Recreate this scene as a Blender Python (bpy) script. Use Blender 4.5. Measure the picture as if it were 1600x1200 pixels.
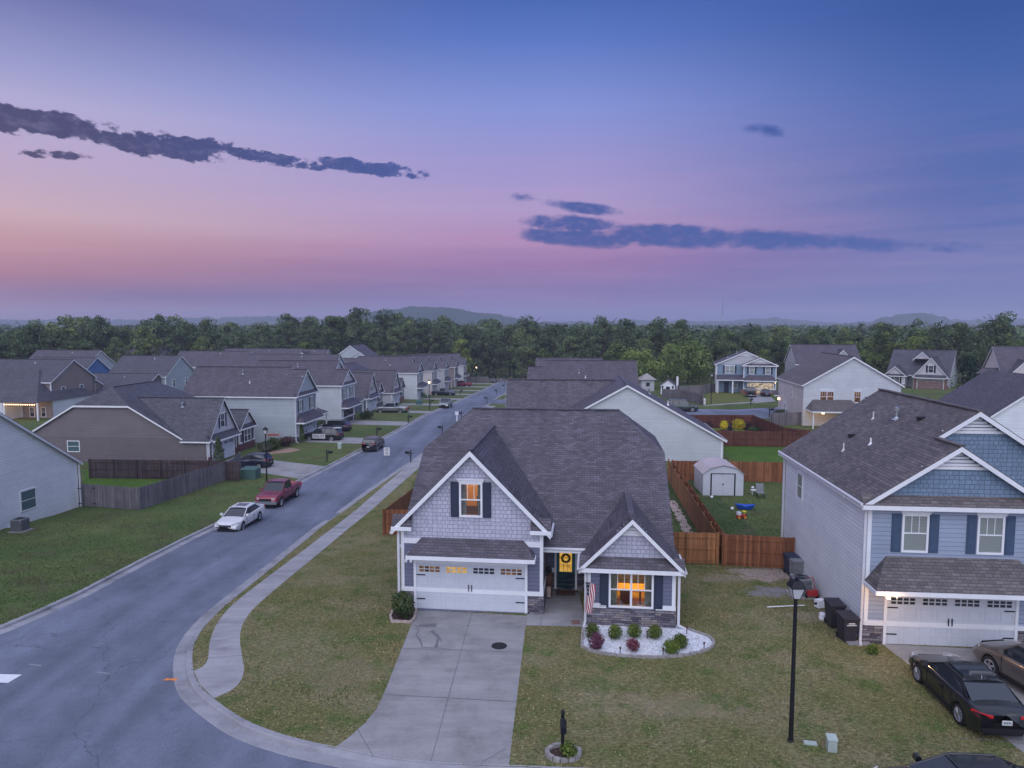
import bpy, math, random
from mathutils import Vector, Matrix, noise
from mathutils.geometry import delaunay_2d_cdt
R=math.radians
random.seed(7)
for o in list(bpy.data.objects): bpy.data.objects.remove(o)
C=bpy.context.scene.collection
# ---------------------------------------------------------------- camera
F=1109.;PITCH=R(4.9);CH=13.0
cam=bpy.data.cameras.new('camera');co=bpy.data.objects.new('camera',cam);C.objects.link(co)
co.location=(0,0,CH);co.rotation_euler=(R(90)-PITCH,0,0)
cam.sensor_width=36;cam.lens=36*F/1600;cam.clip_end=9000;cam.clip_start=.1
bpy.context.scene.camera=co
sc=bpy.context.scene
sc.view_settings.view_transform='Standard';sc.view_settings.look='None';sc.view_settings.exposure=.08;sc.view_settings.gamma=1
# ---------------------------------------------------------------- node helper
class NT:
    def __init__(s,nt): s.nt=nt
    def n(s,t,ins=None,**kw):
        nd=s.nt.nodes.new(t)
        for k,v in kw.items(): setattr(nd,k,v)
        for k,v in (ins or {}).items():
            if isinstance(v,bpy.types.NodeSocket): s.nt.links.new(v,nd.inputs[k])
            else:
                if isinstance(v,(tuple,list)) and len(v)==3 and nd.inputs[k].type=='RGBA': v=(*v,1)
                nd.inputs[k].default_value=v
        return nd
    def m(s,op,a,b=0.,c=0.,clamp=False):
        return s.n('ShaderNodeMath',{0:a,1:b,2:c},operation=op,use_clamp=clamp).outputs[0]
    def mix(s,f,a,b,bt='MIX'):
        nd=s.n('ShaderNodeMix',data_type='RGBA',blend_type=bt)
        for k,v in ((0,f),(6,a),(7,b)):
            if isinstance(v,bpy.types.NodeSocket): s.nt.links.new(v,nd.inputs[k])
            else: nd.inputs[k].default_value=(*v,1) if isinstance(v,(tuple,list)) and len(v)==3 else v
        return nd.outputs[2]
    def ramp(s,f,stops,interp='LINEAR'):
        nd=s.n('ShaderNodeValToRGB',{0:f});cr=nd.color_ramp;cr.interpolation=interp
        while len(cr.elements)<len(stops): cr.elements.new(.5)
        for e,(p,c) in zip(cr.elements,stops):
            e.position=p; e.color=(*c,1) if isinstance(c,(tuple,list)) else (c,c,c,1)
        return nd.outputs[0]
    def rng(s,v,a,b,c=0.,d=1.,sm=False):
        nd=s.n('ShaderNodeMapRange',{0:v,1:a,2:b,3:c,4:d});nd.interpolation_type='SMOOTHSTEP' if sm else 'LINEAR'
        return nd.outputs[0]
def srgb(r,g,b):
    f=lambda c:(c/255/12.92 if c/255<=.04045 else ((c/255+.055)/1.055)**2.4)
    return (f(r),f(g),f(b))
# ---------------------------------------------------------------- world: dusk sky
w=bpy.data.worlds.new('World');sc.world=w;w.use_nodes=True
T=NT(w.node_tree);w.node_tree.nodes.clear()
tc=T.n('ShaderNodeTexCoord').outputs['Generated']
sp=T.n('ShaderNodeSeparateXYZ',{0:tc});X,Y,Z=sp.outputs
az=T.m('DIVIDE',T.m('ARCTAN2',X,Y),math.pi/180)
el=T.m('DIVIDE',T.m('ARCSINE',Z),math.pi/180)
t=T.rng(el,0,24)
S=srgb
def aze(px,py):
    a=(px-800)/F;b=-(py-600)/F
    dy=math.cos(PITCH)+b*math.sin(PITCH);dz=-math.sin(PITCH)+b*math.cos(PITCH)
    l=math.sqrt(a*a+dy*dy+dz*dz)
    return math.degrees(math.atan2(a,dy)),math.degrees(math.asin(dz/l))
def rmp(px,st): return T.ramp(t,[(max(0.,min(1.,aze(px,y)[1]/24)),S(*c)) for y,c in st])
LC=rmp(0,[(500,(112,112,158)),(455,(104,92,146)),(425,(142,98,134)),(378,(176,132,150)),(330,(190,162,178)),(255,(178,160,194)),(150,(168,164,206)),(90,(144,148,198)),(-30,(98,106,166))])
CC=rmp(800,[(500,(114,112,168)),(452,(124,106,164)),(410,(146,108,164)),(375,(172,132,178)),(325,(168,148,196)),(250,(150,144,202)),(170,(128,142,208)),(60,(84,114,190)),(0,(66,98,174))])
RC=rmp(1600,[(500,(110,122,178)),(430,(98,112,174)),(350,(84,104,170)),(250,(74,98,166)),(150,(68,98,168)),(60,(54,88,160)),(-20,(44,78,150))])
a1=T.rng(az,-35,2,sm=True);a2=T.rng(az,2,35,sm=True)
sky=T.mix(a2,T.mix(a1,LC,CC),RC)
# soft horizontal streaks
pv=T.n('ShaderNodeCombineXYZ',{0:az,1:el,2:0.}).outputs[0]
st=T.n('ShaderNodeTexNoise',{'Vector':T.n('ShaderNodeMapping',{0:pv,3:(.045,.75,1)}).outputs[0],'Scale':1.,'Detail':5.,'Roughness':.55}).outputs[0]
stf=T.m('MULTIPLY',T.rng(st,.40,.68),T.rng(el,17,6,sm=True))
sky=T.mix(T.m('MULTIPLY',stf,.40),sky,T.mix(.4,sky,S(196,160,196),'MIX'))
# clouds as (px,py,rx,ry,tilt) ellipses in azimuth / elevation
cn1=T.n('ShaderNodeTexNoise',{'Vector':T.n('ShaderNodeMapping',{0:pv,3:(.42,.80,1)}).outputs[0],'Scale':1.,'Detail':8.,'Roughness':.6,'Distortion':.25}).outputs[0]
mask=None
for (x0,y0,x1,y1,ry,st_) in [(-90,170,190,208,23,1.1),(90,196,250,236,19,1.1),(190,222,370,238,24,1.1),(350,236,500,260,13,1.05),(500,250,670,274,15,1.12),(20,238,150,244,8,.55),
                     (800,366,1010,376,20,1.1),(820,346,960,352,18,1.1),(850,316,965,332,13,1.05),(940,364,1160,372,25,1.25),(1110,370,1290,380,21,1.1),(1230,376,1410,384,17,.9),(1350,380,1560,388,12,.6),(1165,198,1225,206,13,.75),(975,280,1020,286,5,.35),(780,302,860,316,9,.42)]:
    A0,E0=aze(x0,y0);A1,E1=aze(x1,y1);ca,ce=(A0+A1)/2,(E0+E1)/2
    L=math.hypot(A1-A0,E1-E0)/2+.8;th=math.atan2(E1-E0,A1-A0);r=ry/F*57.3*.9
    dx=T.m('SUBTRACT',az,ca);dy=T.m('SUBTRACT',el,ce)
    u=T.m('ADD',T.m('MULTIPLY',dx,math.cos(th)/L),T.m('MULTIPLY',dy,math.sin(th)/L))
    v=T.m('ADD',T.m('MULTIPLY',dx,-math.sin(th)/r),T.m('MULTIPLY',dy,math.cos(th)/r))
    d=T.m('SUBTRACT',1.,T.m('ADD',T.m('POWER',T.m('ABSOLUTE',u),2.6),T.m('MULTIPLY',v,v)))
    d=T.m('MULTIPLY',T.m('MAXIMUM',d,0.),st_)
    mask=d if mask is None else T.m('MAXIMUM',mask,d)
cnf=T.n('ShaderNodeTexNoise',{'Vector':T.n('ShaderNodeMapping',{0:pv,3:(1.1,1.7,1)}).outputs[0],'Scale':1.,'Detail':7.,'Roughness':.62}).outputs[0]
cl=T.m('ADD',T.m('MULTIPLY',mask,.80),T.m('ADD',T.m('MULTIPLY',T.m('SUBTRACT',cn1,.5),T.rng(az,-9,-1,1.9,1.3)),T.m('MULTIPLY',T.m('SUBTRACT',cnf,.5),T.rng(az,-9,-1,1.6,.7))))
wr=T.rng(az,-9,-1,sm=True)
clA=T.rng(cl,.26,.52,sm=True);clB=T.rng(cl,.16,.74,sm=True)
cl=T.m('ADD',T.m('MULTIPLY',clA,T.m('SUBTRACT',1.,wr)),T.m('MULTIPLY',clB,wr))
cl=T.m('MULTIPLY',cl,T.rng(mask,0.,.22))
cc=T.mix(a2,T.mix(a1,S(30,42,98),S(48,76,150)),S(58,88,160))
cn2=T.n('ShaderNodeTexNoise',{'Vector':T.n('ShaderNodeMapping',{0:pv,3:(.9,1.6,1)}).outputs[0],'Scale':1.,'Detail':6.,'Roughness':.65}).outputs[0]
cc=T.mix(T.rng(cn2,.5,.8),cc,T.mix(.3,cc,sky))
sky=T.mix(T.m('MULTIPLY',cl,.96),sky,cc)
# the rest of the dome (overhead and behind the camera)
hi=T.rng(el,24,55,sm=True)
back=T.rng(Y,.1,-.4,sm=True)
dome=T.mix(T.rng(X,-.7,.7),(.64,.67,.93),(.60,.70,1.05))
rest=T.m('MAXIMUM',hi,back)
skyc=T.mix(rest,sky,dome)
skyt=T.n('ShaderNodeTexSky');skyt.sky_type='NISHITA';skyt.sun_disc=False;skyt.sun_elevation=R(1.5);skyt.sun_rotation=R(-50)
bg1=T.n('ShaderNodeBackground',{0:skyc,1:1.0})
bg2=T.n('ShaderNodeBackground',{0:skyt.outputs[0],1:.012})
T.nt.links.new(T.n('ShaderNodeAddShader',{0:bg1.outputs[0],1:bg2.outputs[0]}).outputs[0],T.n('ShaderNodeOutputWorld').inputs[0])
# soft afterglow: broad weak sun from the left, behind the camera
sl=bpy.data.lights.new('sun','SUN');sl.energy=1.45;sl.angle=R(75);sl.color=(.95,.95,1)
so=bpy.data.objects.new('sun',sl);C.objects.link(so);so.rotation_euler=(R(50),0,R(-12))
# ---------------------------------------------------------------- terrain + picture geometry
YS=[(-50,0),(24,0),(32,-.2),(45,-1.3),(55,-2.0),(75,-2.3),(90,-2.4),(120,-2.7),(160,-4.3),(200,-5.8),(260,-7.5),(400,-9)]
YR=[(-50,0),(30,0.05),(60,-.7),(110,-.9),(140,-1.0),(200,-2.0),(260,-3.5),(400,-6)]
YLB=[(-50,0),(24,0),(32,-.2),(45,-1.3),(55,-2.0),(75,-2.3),(90,-2.4),(160,-2.8),(260,-4.0),(400,-6)]
def it(A,y):
    if y<=A[0][0]:return A[0][1]
    for (a,b),(c,d) in zip(A,A[1:]):
        if y<=c: return b+(d-b)*(y-a)/(c-a)
    return A[-1][1]
def g(x,y):
    xr=.087*(y-60)-15
    k=min(1,max(0,(x-xr-3)/(24+max(0,y-60)*.25)));k=k*k*(3-2*k)
    j=min(1,max(0,(xr-20-x)/25));ys=it(YS,y)*(1-j)+it(YLB,y)*j
    return ys*(1-k)+it(YR,y)*k
def un(px,py,h=0.):
    a=(px-800)/F;b=-(py-600)/F
    dy=math.cos(PITCH)+b*math.sin(PITCH);dz=-math.sin(PITCH)+b*math.cos(PITCH)
    z=0.
    for i in range(40):
        t=(h+z-CH)/dz;z=.5*z+.5*g(a*t,dy*t)
    return (a*t,dy*t)
def U(*p): return [un(*q) for q in p]
# ---------------------------------------------------------------- mesh builder
class MB:
    def __init__(s): s.v=[];s.f=[]
    def poly(s,p): i=len(s.v);s.v+=[tuple(q) for q in p];s.f.append(tuple(range(i,i+len(p))));return s
    def box(s,x0,x1,y0,y1,z0,z1):
        i=len(s.v);s.v+=[(x,y,z) for z in(z0,z1) for y in(y0,y1) for x in(x0,x1)]
        for f in((0,2,3,1),(4,5,7,6),(0,1,5,4),(2,6,7,3),(0,4,6,2),(1,3,7,5)): s.f.append(tuple(i+k for k in f))
        return s
    def prism(s,p,d):
        i=len(s.v);n=len(p);s.v+=[tuple(q) for q in p]+[tuple(a+b for a,b in zip(q,d)) for q in p]
        s.f.append(tuple(range(i,i+n)));s.f.append(tuple(range(i+2*n-1,i+n-1,-1)))
        for k in range(n): s.f.append((i+k,i+n+k,i+n+(k+1)%n,i+(k+1)%n))
        return s
    def tube(s,a,b,r0,r1=None,n=8,cap=True):
        r1=r0 if r1 is None else r1;a=Vector(a);b=Vector(b);d=(b-a).normalized()
        u=d.cross(Vector((0,0,1)) if abs(d.z)<.9 else Vector((1,0,0))).normalized();w_=d.cross(u);i=len(s.v)
        for c,r in((a,r0),(b,r1)):
            for k in range(n):
                t=2*math.pi*k/n;s.v.append(tuple(c+u*(r*math.cos(t))+w_*(r*math.sin(t))))
        for k in range(n): s.f.append((i+k,i+n+k,i+n+(k+1)%n,i+(k+1)%n))
        if cap: s.f.append(tuple(range(i,i+n)));s.f.append(tuple(range(i+2*n-1,i+n-1,-1)))
        return s
    def lathe(s,prof,c=(0,0,0),ax='z',n=16):
        i=len(s.v);m=len(prof)
        for k in range(n):
            t=2*math.pi*k/n
            for r,h in prof:
                if ax=='z': p=(r*math.cos(t),r*math.sin(t),h)
                else: p=(r*math.cos(t),h,r*math.sin(t))
                s.v.append(tuple(a+b for a,b in zip(p,c)))
        for k in range(n):
            for j in range(m-1): s.f.append((i+k*m+j,i+((k+1)%n)*m+j,i+((k+1)%n)*m+j+1,i+k*m+j+1))
        return s
    def beam(s,a,b,wd,h):       # upright board from a to b
        a=Vector(a);b=Vector(b);d=b-a;p=Vector((-d.y,d.x,0));p=p.normalized()*wd/2 if p.length>1e-6 else Vector((wd/2,0,0))
        return s.prism([a-p,a+p,a+p-Vector((0,0,h)),a-p-Vector((0,0,h))],d)
    def build(s,name,mat,parent=None,smooth=False,sub=0,kind=None):
        me=bpy.data.meshes.new(name);me.from_pydata(s.v,[],s.f);me.validate()
        uv=me.uv_layers.new(name='UVMap')
        co=[0.]*(3*len(me.vertices));me.vertices.foreach_get('co',co)
        data=[0.]*(2*len(me.loops))
        for p in me.polygons:
            n=p.normal
            if abs(n.z)>.985: u=(1,0,0);v=(0,1,0)
            else:
                l=math.hypot(n.x,n.y);u=(-n.y/l,n.x/l,0);v=(n.y*u[2]-n.z*u[1],n.z*u[0]-n.x*u[2],n.x*u[1]-n.y*u[0])
            for li in p.loop_indices:
                vi=me.loops[li].vertex_index*3;x,y,z=co[vi:vi+3]
                data[2*li]=x*u[0]+y*u[1]+z*u[2];data[2*li+1]=x*v[0]+y*v[1]+z*v[2]
        uv.data.foreach_set('uv',data)
        if smooth: me.polygons.foreach_set('use_smooth',[True]*len(me.polygons))
        me.materials.append(mat)
        o=bpy.data.objects.new(name,me);C.objects.link(o)
        if parent is not None:o.parent=parent
        if sub:
            md=o.modifiers.new('s','SUBSURF');md.levels=sub;md.render_levels=sub
        if kind:o['kind']=kind
        return o
def islands(mb):
    par=list(range(len(mb.v)))
    def fd(i):
        while par[i]!=i: par[i]=par[par[i]];i=par[i]
        return i
    for f in mb.f:
        for k in f[1:]: par[fd(k)]=fd(f[0])
    gr={}
    for f in mb.f: gr.setdefault(fd(f[0]),[]).append(f)
    out=[]
    for fs in gr.values():
        m=MB();ix={}
        for f in fs:
            t=[]
            for i in f:
                if i not in ix: ix[i]=len(m.v);m.v.append(mb.v[i])
                t.append(ix[i])
            m.f.append(tuple(t))
        out.append(m)
    return out
def tag(o,label,cat,group=None):
    o['label']=label;o['category']=cat
    if group:o['group']=group
    return o
def thing(name,label,cat,loc=(0,0,0),rz=0.,group=None):
    o=bpy.data.objects.new(name,None);C.objects.link(o);o.location=loc;o.rotation_euler=(0,0,rz);o.empty_display_size=.2
    return tag(o,label,cat,group)
def kids(o): return [c for c in bpy.data.objects if c.parent==o]
def dup(o,loc,rz,label,par=None,scale=None):
    c=o.copy();C.objects.link(c)
    if par is None:
        c.location=loc;c.rotation_euler=(0,0,rz);c['label']=label
        if scale:c.scale=scale
    else: c.parent=par
    for k in KID[o.name] if o.name in KID else []:
        dup(k,None,None,None,c)
    return c
KID={}
def reg(o):
    KID.clear()
    for c in bpy.data.objects:
        if c.parent: KID.setdefault(c.parent.name,[]).append(c)
# ---------------------------------------------------------------- materials
M={}
def mat(name,fn=None,base=(.5,.5,.5),rough=.8,metal=0.,spec=.3,emit=None,es=0.):
    m=bpy.data.materials.new(name);m.use_nodes=True;t=NT(m.node_tree);b=m.node_tree.nodes['Principled BSDF']
    b.inputs['Roughness'].default_value=rough;b.inputs['Metallic'].default_value=metal;b.inputs['Specular IOR Level'].default_value=spec
    b.inputs['Base Color'].default_value=(*base,1)
    if emit: b.inputs['Emission Color'].default_value=(*emit,1);b.inputs['Emission Strength'].default_value=es
    if fn: fn(t,b)
    M[name]=m;return m
def L(t,a,b): t.nt.links.new(a,b)
def uvn(t,sx=1,sy=1,loc=(0,0,0)):
    return t.n('ShaderNodeMapping',{0:t.n('ShaderNodeUVMap').outputs[0],1:loc,3:(sx,sy,1)}).outputs[0]
def wpos(t): return t.n('ShaderNodeNewGeometry').outputs['Position']
def nz(t,v,s,d=3,r=.55,o=0): return t.n('ShaderNodeTexNoise',{'Vector':v,'Scale':float(s),'Detail':float(d),'Roughness':r}).outputs[o]
def bump(t,b,h,st=.3,dist=.02): L(t,t.n('ShaderNodeBump',{'Height':h,'Strength':st,'Distance':dist}).outputs[0],b.inputs['Normal'])
def weather(t,c,amt=.12,s=.6):
    n=nz(t,wpos(t),s,5);return t.mix(1.,c,t.ramp(n,[(.25,1-amt),(.75,1+amt*.4)]),'MULTIPLY')
def siding(name,col,row=.18):
    def fn(t,b):
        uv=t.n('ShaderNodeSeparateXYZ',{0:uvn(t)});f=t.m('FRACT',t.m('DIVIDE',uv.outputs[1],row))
        line=t.ramp(f,[(0,.42),(.09,.62),(.13,1.),(1,.97)])  # lap shadow along each board edge, painted into the siding colour
        rowid=t.m('FLOOR',t.m('DIVIDE',uv.outputs[1],row))
        jx=t.n('ShaderNodeTexWhiteNoise',{'Vector':t.n('ShaderNodeCombineXYZ',{0:rowid,1:t.m('FLOOR',t.m('ADD',t.m('DIVIDE',uv.outputs[0],3.6),t.m('MULTIPLY',rowid,.37))),2:0.}).outputs[0]},noise_dimensions='3D').outputs[0]
        c=t.mix(1.,col,t.rng(jx,0,1,.95,1.03),'MULTIPLY')
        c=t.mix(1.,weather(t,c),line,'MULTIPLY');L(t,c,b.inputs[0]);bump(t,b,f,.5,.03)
    return mat(name,fn,rough=.6)
def bricks(name,cols,mortar,bw,rh,ms=.012,off=.5,rough=.9,bst=.5,wn=.15,sq=1.):
    def fn(t,b):
        v=uvn(t)
        br=t.n('ShaderNodeTexBrick',{'Vector':v,'Color1':cols[0],'Color2':cols[1],'Mortar':mortar,'Scale':1.,'Mortar Size':ms,'Mortar Smooth':.2,'Bias':0.,'Brick Width':bw,'Row Height':rh},offset=off,squash=sq,squash_frequency=2)
        n=nz(t,v,7,4);n2=nz(t,wpos(t),.5,4)
        c=t.mix(1.,br.outputs[0],t.ramp(n,[(.3,1-wn*1.6),(.7,1+wn)]),'MULTIPLY')
        c=t.mix(1.,c,t.ramp(n2,[(.3,1-wn),(.7,1+wn*.5)]),'MULTIPLY')
        L(t,c,b.inputs[0]);bump(t,b,t.m('SUBTRACT',1.,br.outputs[1]),bst,.02)
    return mat(name,fn,rough=rough)
def shingle(name,col):
    a=tuple(x*.78 for x in col);c=tuple(x*1.3 for x in col)
    def fn(t,b):
        v=uvn(t)
        kw=dict(offset=.5)
        b1=t.n('ShaderNodeTexBrick',{'Vector':v,'Color1':a,'Color2':c,'Mortar':tuple(x*.42 for x in col),'Scale':1.,'Mortar Size':.012,'Mortar Smooth':.3,'Bias':-.1,'Brick Width':.30,'Row Height':.145},**kw)
        b2=t.n('ShaderNodeTexBrick',{'Vector':uvn(t,1,1,(.13,0,0)),'Color1':(.82,.82,.82),'Color2':(1.22,1.2,1.18),'Mortar':(1,1,1),'Scale':1.,'Mortar Size':0.,'Brick Width':.47,'Row Height':.145},**kw)
        f=t.m('FRACT',t.m('DIVIDE',t.n('ShaderNodeSeparateXYZ',{0:v}).outputs[1],.145))
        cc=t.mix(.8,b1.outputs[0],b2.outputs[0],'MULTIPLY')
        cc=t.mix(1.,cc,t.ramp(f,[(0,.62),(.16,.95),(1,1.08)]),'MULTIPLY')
        cc=t.mix(1.,cc,t.ramp(nz(t,wpos(t),.35,5),[(.3,.86),(.7,1.1)]),'MULTIPLY')
        sk=t.n('ShaderNodeMapping',{0:v,3:(.9,.12,1)}).outputs[0];cc=t.mix(1.,cc,t.ramp(nz(t,sk,1.3,5,.65),[(.35,.88),(.65,1.08)]),'MULTIPLY')
        cc=t.mix(1.,cc,t.ramp(nz(t,v,26,3),[(.3,.82),(.7,1.15)]),'MULTIPLY')
        L(t,cc,b.inputs[0]);bump(t,b,f,.5,.02)
    return mat(name,fn,rough=.62,spec=.45)
def plank(name,col,wd=.14,var=.35):
    def fn(t,b):
        uv=t.n('ShaderNodeSeparateXYZ',{0:uvn(t)});u=t.m('DIVIDE',uv.outputs[0],wd)
        wn=t.n('ShaderNodeTexWhiteNoise',{'W':t.m('FLOOR',u)},noise_dimensions='1D').outputs[0]
        c=t.mix(1.,col,t.rng(wn,0,1,1-var,1+var),'MULTIPLY')
        n=nz(t,uvn(t,9,1.1),1.2,6,.65);c=t.mix(1.,c,t.ramp(n,[(.25,.6),(.75,1.25)]),'MULTIPLY')
        n3=nz(t,wpos(t),.45,3);c=t.mix(1.,c,t.ramp(n3,[(.3,.72),(.7,1.15)]),'MULTIPLY')
        f=t.m('FRACT',u);c=t.mix(1.,c,t.ramp(f,[(0,.45),(.06,1.),(.94,1.),(1,.45)]),'MULTIPLY')
        L(t,c,b.inputs[0]);bump(t,b,n,.4,.01)
    return mat(name,fn,rough=.85)
def lawn(name,a,b_,c_,s=.22,dry=.5):
    def fn(t,b):
        p=wpos(t);n1=nz(t,p,s,6,.62);n2=nz(t,p,s*3.3,5,.6);n3=nz(t,p,9,4,.7)
        sq=t.n('ShaderNodeMapping',{0:p,2:(0,0,.35),3:(3.2,9,1)}).outputs[0];n4=nz(t,sq,1.6,5,.7)
        c=t.mix(t.ramp(n1,[(dry-.12,0.),(dry+.12,1.)]),a,b_)
        c=t.mix(t.ramp(n2,[(.50,0.),(.66,.85)]),c,c_)
        c=t.mix(1.,c,t.ramp(n4,[(.28,.45),(.5,.95),(.74,1.7)]),'MULTIPLY')
        c=t.mix(1.,c,t.ramp(n3,[(.28,.6),(.72,1.4)]),'MULTIPLY')
        L(t,c,b.inputs[0]);bump(t,b,t.m('ADD',n3,n4),.8,.06)
    return mat(name,fn,rough=.95,spec=.1)
def concrete(name,col,amt=.22):
    def fn(t,b):
        p=wpos(t);n=nz(t,p,.55,7,.65);n2=nz(t,p,14,3)
        c=t.mix(1.,col,t.ramp(n,[(.3,1-amt),(.5,1.),(.75,1+amt*.5)]),'MULTIPLY')
        c=t.mix(1.,c,t.ramp(n2,[(.3,.93),(.7,1.05)]),'MULTIPLY')
        st=t.n('ShaderNodeMapping',{0:p,2:(0,0,.12),3:(.5,2.2,1)}).outputs[0]
        c=t.mix(1.,c,t.ramp(nz(t,st,.8,5,.7),[(.35,.84),(.6,1.03)]),'MULTIPLY')
        L(t,c,b.inputs[0]);bump(t,b,n2,.2,.01)
    return mat(name,fn,rough=.85)
def noisy(name,col,amt=.2,s=4.,rough=.8,**k):
    def fn(t,b):
        c=t.mix(1.,col,t.ramp(nz(t,wpos(t),s,5),[(.3,1-amt),(.7,1+amt)]),'MULTIPLY');L(t,c,b.inputs[0])
    return mat(name,fn,rough=rough,**k)
concrete('concrete',(.295,.29,.30),.30);concrete('kerb',(.30,.30,.33),.35);concrete('walk',(.33,.325,.345),.28)
def fa(t,b):
    p=wpos(t);n=nz(t,p,.16,6,.6);n2=nz(t,p,22,2);n3=nz(t,p,1.3,6,.7)
    c=t.mix(1.,(.150,.167,.226),t.ramp(n,[(.3,.80),(.5,1.),(.7,1.16)]),'MULTIPLY')
    c=t.mix(1.,c,t.ramp(n2,[(.3,.86),(.7,1.12)]),'MULTIPLY')
    c=t.mix(1.,c,t.ramp(n3,[(.25,.84),(.7,1.09)]),'MULTIPLY')
    c=t.mix(1.,c,t.ramp(nz(t,p,60,2,.7),[(.3,.75),(.7,1.3)]),'MULTIPLY')
    c=t.mix(t.m('MULTIPLY',t.rng(nz(t,p,.45,4,.7),.60,.72),.35),c,(.06,.075,.12))
    # tyre tracks along the street
    m=t.n('ShaderNodeMapping',{0:p,2:(0,0,R(5)),3:(.55,.02,1)}).outputs[0]
    c=t.mix(1.,c,t.ramp(nz(t,m,1.,3),[(.35,.80),(.65,1.15)]),'MULTIPLY')
    cr=t.n('ShaderNodeTexVoronoi',{'Vector':t.n('ShaderNodeVectorMath',{0:p,1:t.n('ShaderNodeVectorMath',{0:nz(t,p,.5,4,.6,1),3:2.2},operation='SCALE').outputs[0]},operation='ADD').outputs[0],'Scale':.12},feature='DISTANCE_TO_EDGE').outputs[0]
    c=t.mix(t.m('MULTIPLY',t.rng(cr,.0035,0.,0,1),.5),c,(.03,.035,.05))
    L(t,c,b.inputs[0]);bump(t,b,n2,.35,.01)
mat('asphalt',fa,rough=.8,spec=.25)
lawn('lawn_dry',(.160,.155,.062),(.225,.200,.115),(.085,.130,.036),.24,.53)
def dirtpatch(t,b):
    src=b.inputs[0].links[0].from_socket;p=wpos(t)
    for (x,y,rx,ry,col,am) in DP:
        v=t.n('ShaderNodeMapping',{0:p,1:(-x/rx,-y/ry,0),3:(1/rx,1/ry,0)}).outputs[0]
        d=t.n('ShaderNodeVectorMath',{0:v},operation='LENGTH').outputs['Value']
        f=t.m('ADD',t.m('SUBTRACT',1.,d),t.m('MULTIPLY',t.m('SUBTRACT',nz(t,p,1.1,6,.7),.5),2.2))
        src=t.mix(t.m('MULTIPLY',t.rng(f,.15,.55,sm=True),am),src,t.mix(1.,col,t.ramp(nz(t,p,5,5,.7),[(.3,.7),(.7,1.2)]),'MULTIPLY'))
    L(t,src,b.inputs[0])
DP=[(13.4,36.2,2.6,1.7,(.42,.34,.33),.9),(12.6,33.6,1.5,1.,(.26,.25,.28),.85),(11.0,35.5,2.2,1.,(.30,.25,.20),.6),(5.5,23.,3.,1.3,(.30,.24,.17),.4),(-6.5,25.5,2.4,1.8,(.28,.23,.16),.35),(13.2,30.5,1.2,.8,(.30,.26,.2),.6)]
dirtpatch(NT(M['lawn_dry'].node_tree),M['lawn_dry'].node_tree.nodes['Principled BSDF'])
lawn('lawn_green',(.078,.120,.042),(.125,.148,.055),(.095,.092,.048),.13,.5)
lawn('lawn_lush',(.070,.135,.024),(.090,.150,.032),(.060,.115,.022),.15,.5)
lawn('lawn_yard',(.075,.105,.040),(.050,.085,.032),(.125,.110,.07),.2,.5)
lawn('lawn_olive',(.14,.145,.045),(.11,.135,.04),(.18,.165,.07),.2,.5)
lawn('dirt',(.24,.19,.16),(.33,.27,.24),(.10,.10,.06),.35,.45)
noisy('crack',(.17,.165,.19),.2,5);noisy('mulch',(.06,.035,.03),.5,14);noisy('tan_mulch',(.30,.20,.15),.3,6)
noisy('pebble',(.62,.64,.70),.22,9)
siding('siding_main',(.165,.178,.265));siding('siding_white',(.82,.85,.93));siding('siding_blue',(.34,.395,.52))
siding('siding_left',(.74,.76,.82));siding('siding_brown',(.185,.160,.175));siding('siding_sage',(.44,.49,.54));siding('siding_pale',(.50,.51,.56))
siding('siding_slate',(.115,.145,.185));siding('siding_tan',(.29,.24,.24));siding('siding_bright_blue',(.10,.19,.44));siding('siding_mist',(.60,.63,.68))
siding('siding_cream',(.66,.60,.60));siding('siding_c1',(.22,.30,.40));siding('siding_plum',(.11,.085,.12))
def shake(name,col): return bricks(name,(tuple(x*.92 for x in col),tuple(x*1.1 for x in col)),tuple(x*.5 for x in col),.24,.18,.012,.37,.8,.5,.06,.8)
shake('shake_main',(.47,.47,.58));shake('shake_blue',(.18,.255,.36));shake('shake_pale',(.60,.58,.64))
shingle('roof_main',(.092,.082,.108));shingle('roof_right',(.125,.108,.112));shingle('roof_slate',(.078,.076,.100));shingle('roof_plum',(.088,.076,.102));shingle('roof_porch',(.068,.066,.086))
bricks('brick_red',((.20,.085,.075),(.30,.15,.13)),(.22,.18,.17),.22,.075,.012);bricks('brick_plum',((.12,.05,.06),(.17,.08,.09)),(.13,.09,.10),.22,.075,.01)
def fst(t,b):
    v=uvn(t);d=t.n('ShaderNodeVectorMath',{0:v,1:t.n('ShaderNodeVectorMath',{0:nz(t,v,1.6,2,.5,1),3:.07},operation='SCALE').outputs[0]},operation='ADD').outputs[0]
    br=t.n('ShaderNodeTexBrick',{'Vector':d,'Color1':(0,0,0),'Color2':(1,1,1),'Mortar':(.5,.5,.5),'Scale':1.,'Mortar Size':.008,'Bias':0.,'Brick Width':.42,'Row Height':.10},offset=.37,squash=.62,squash_frequency=3)
    c=t.ramp(t.n('ShaderNodeSeparateColor',{0:br.outputs[0]}).outputs[0],[(0,(.07,.065,.09)),(.35,(.15,.13,.16)),(.6,(.21,.20,.24)),(.8,(.27,.23,.22)),(1,(.32,.31,.36))])
    c=t.mix(1.,c,t.ramp(nz(t,v,8,4),[(.3,.7),(.7,1.2)]),'MULTIPLY');c=t.mix(br.outputs[1],c,(.05,.05,.06));L(t,c,b.inputs[0]);bump(t,b,t.m('SUBTRACT',1.,br.outputs[1]),.9,.03)
mat('stone',fst,rough=.9)
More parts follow.
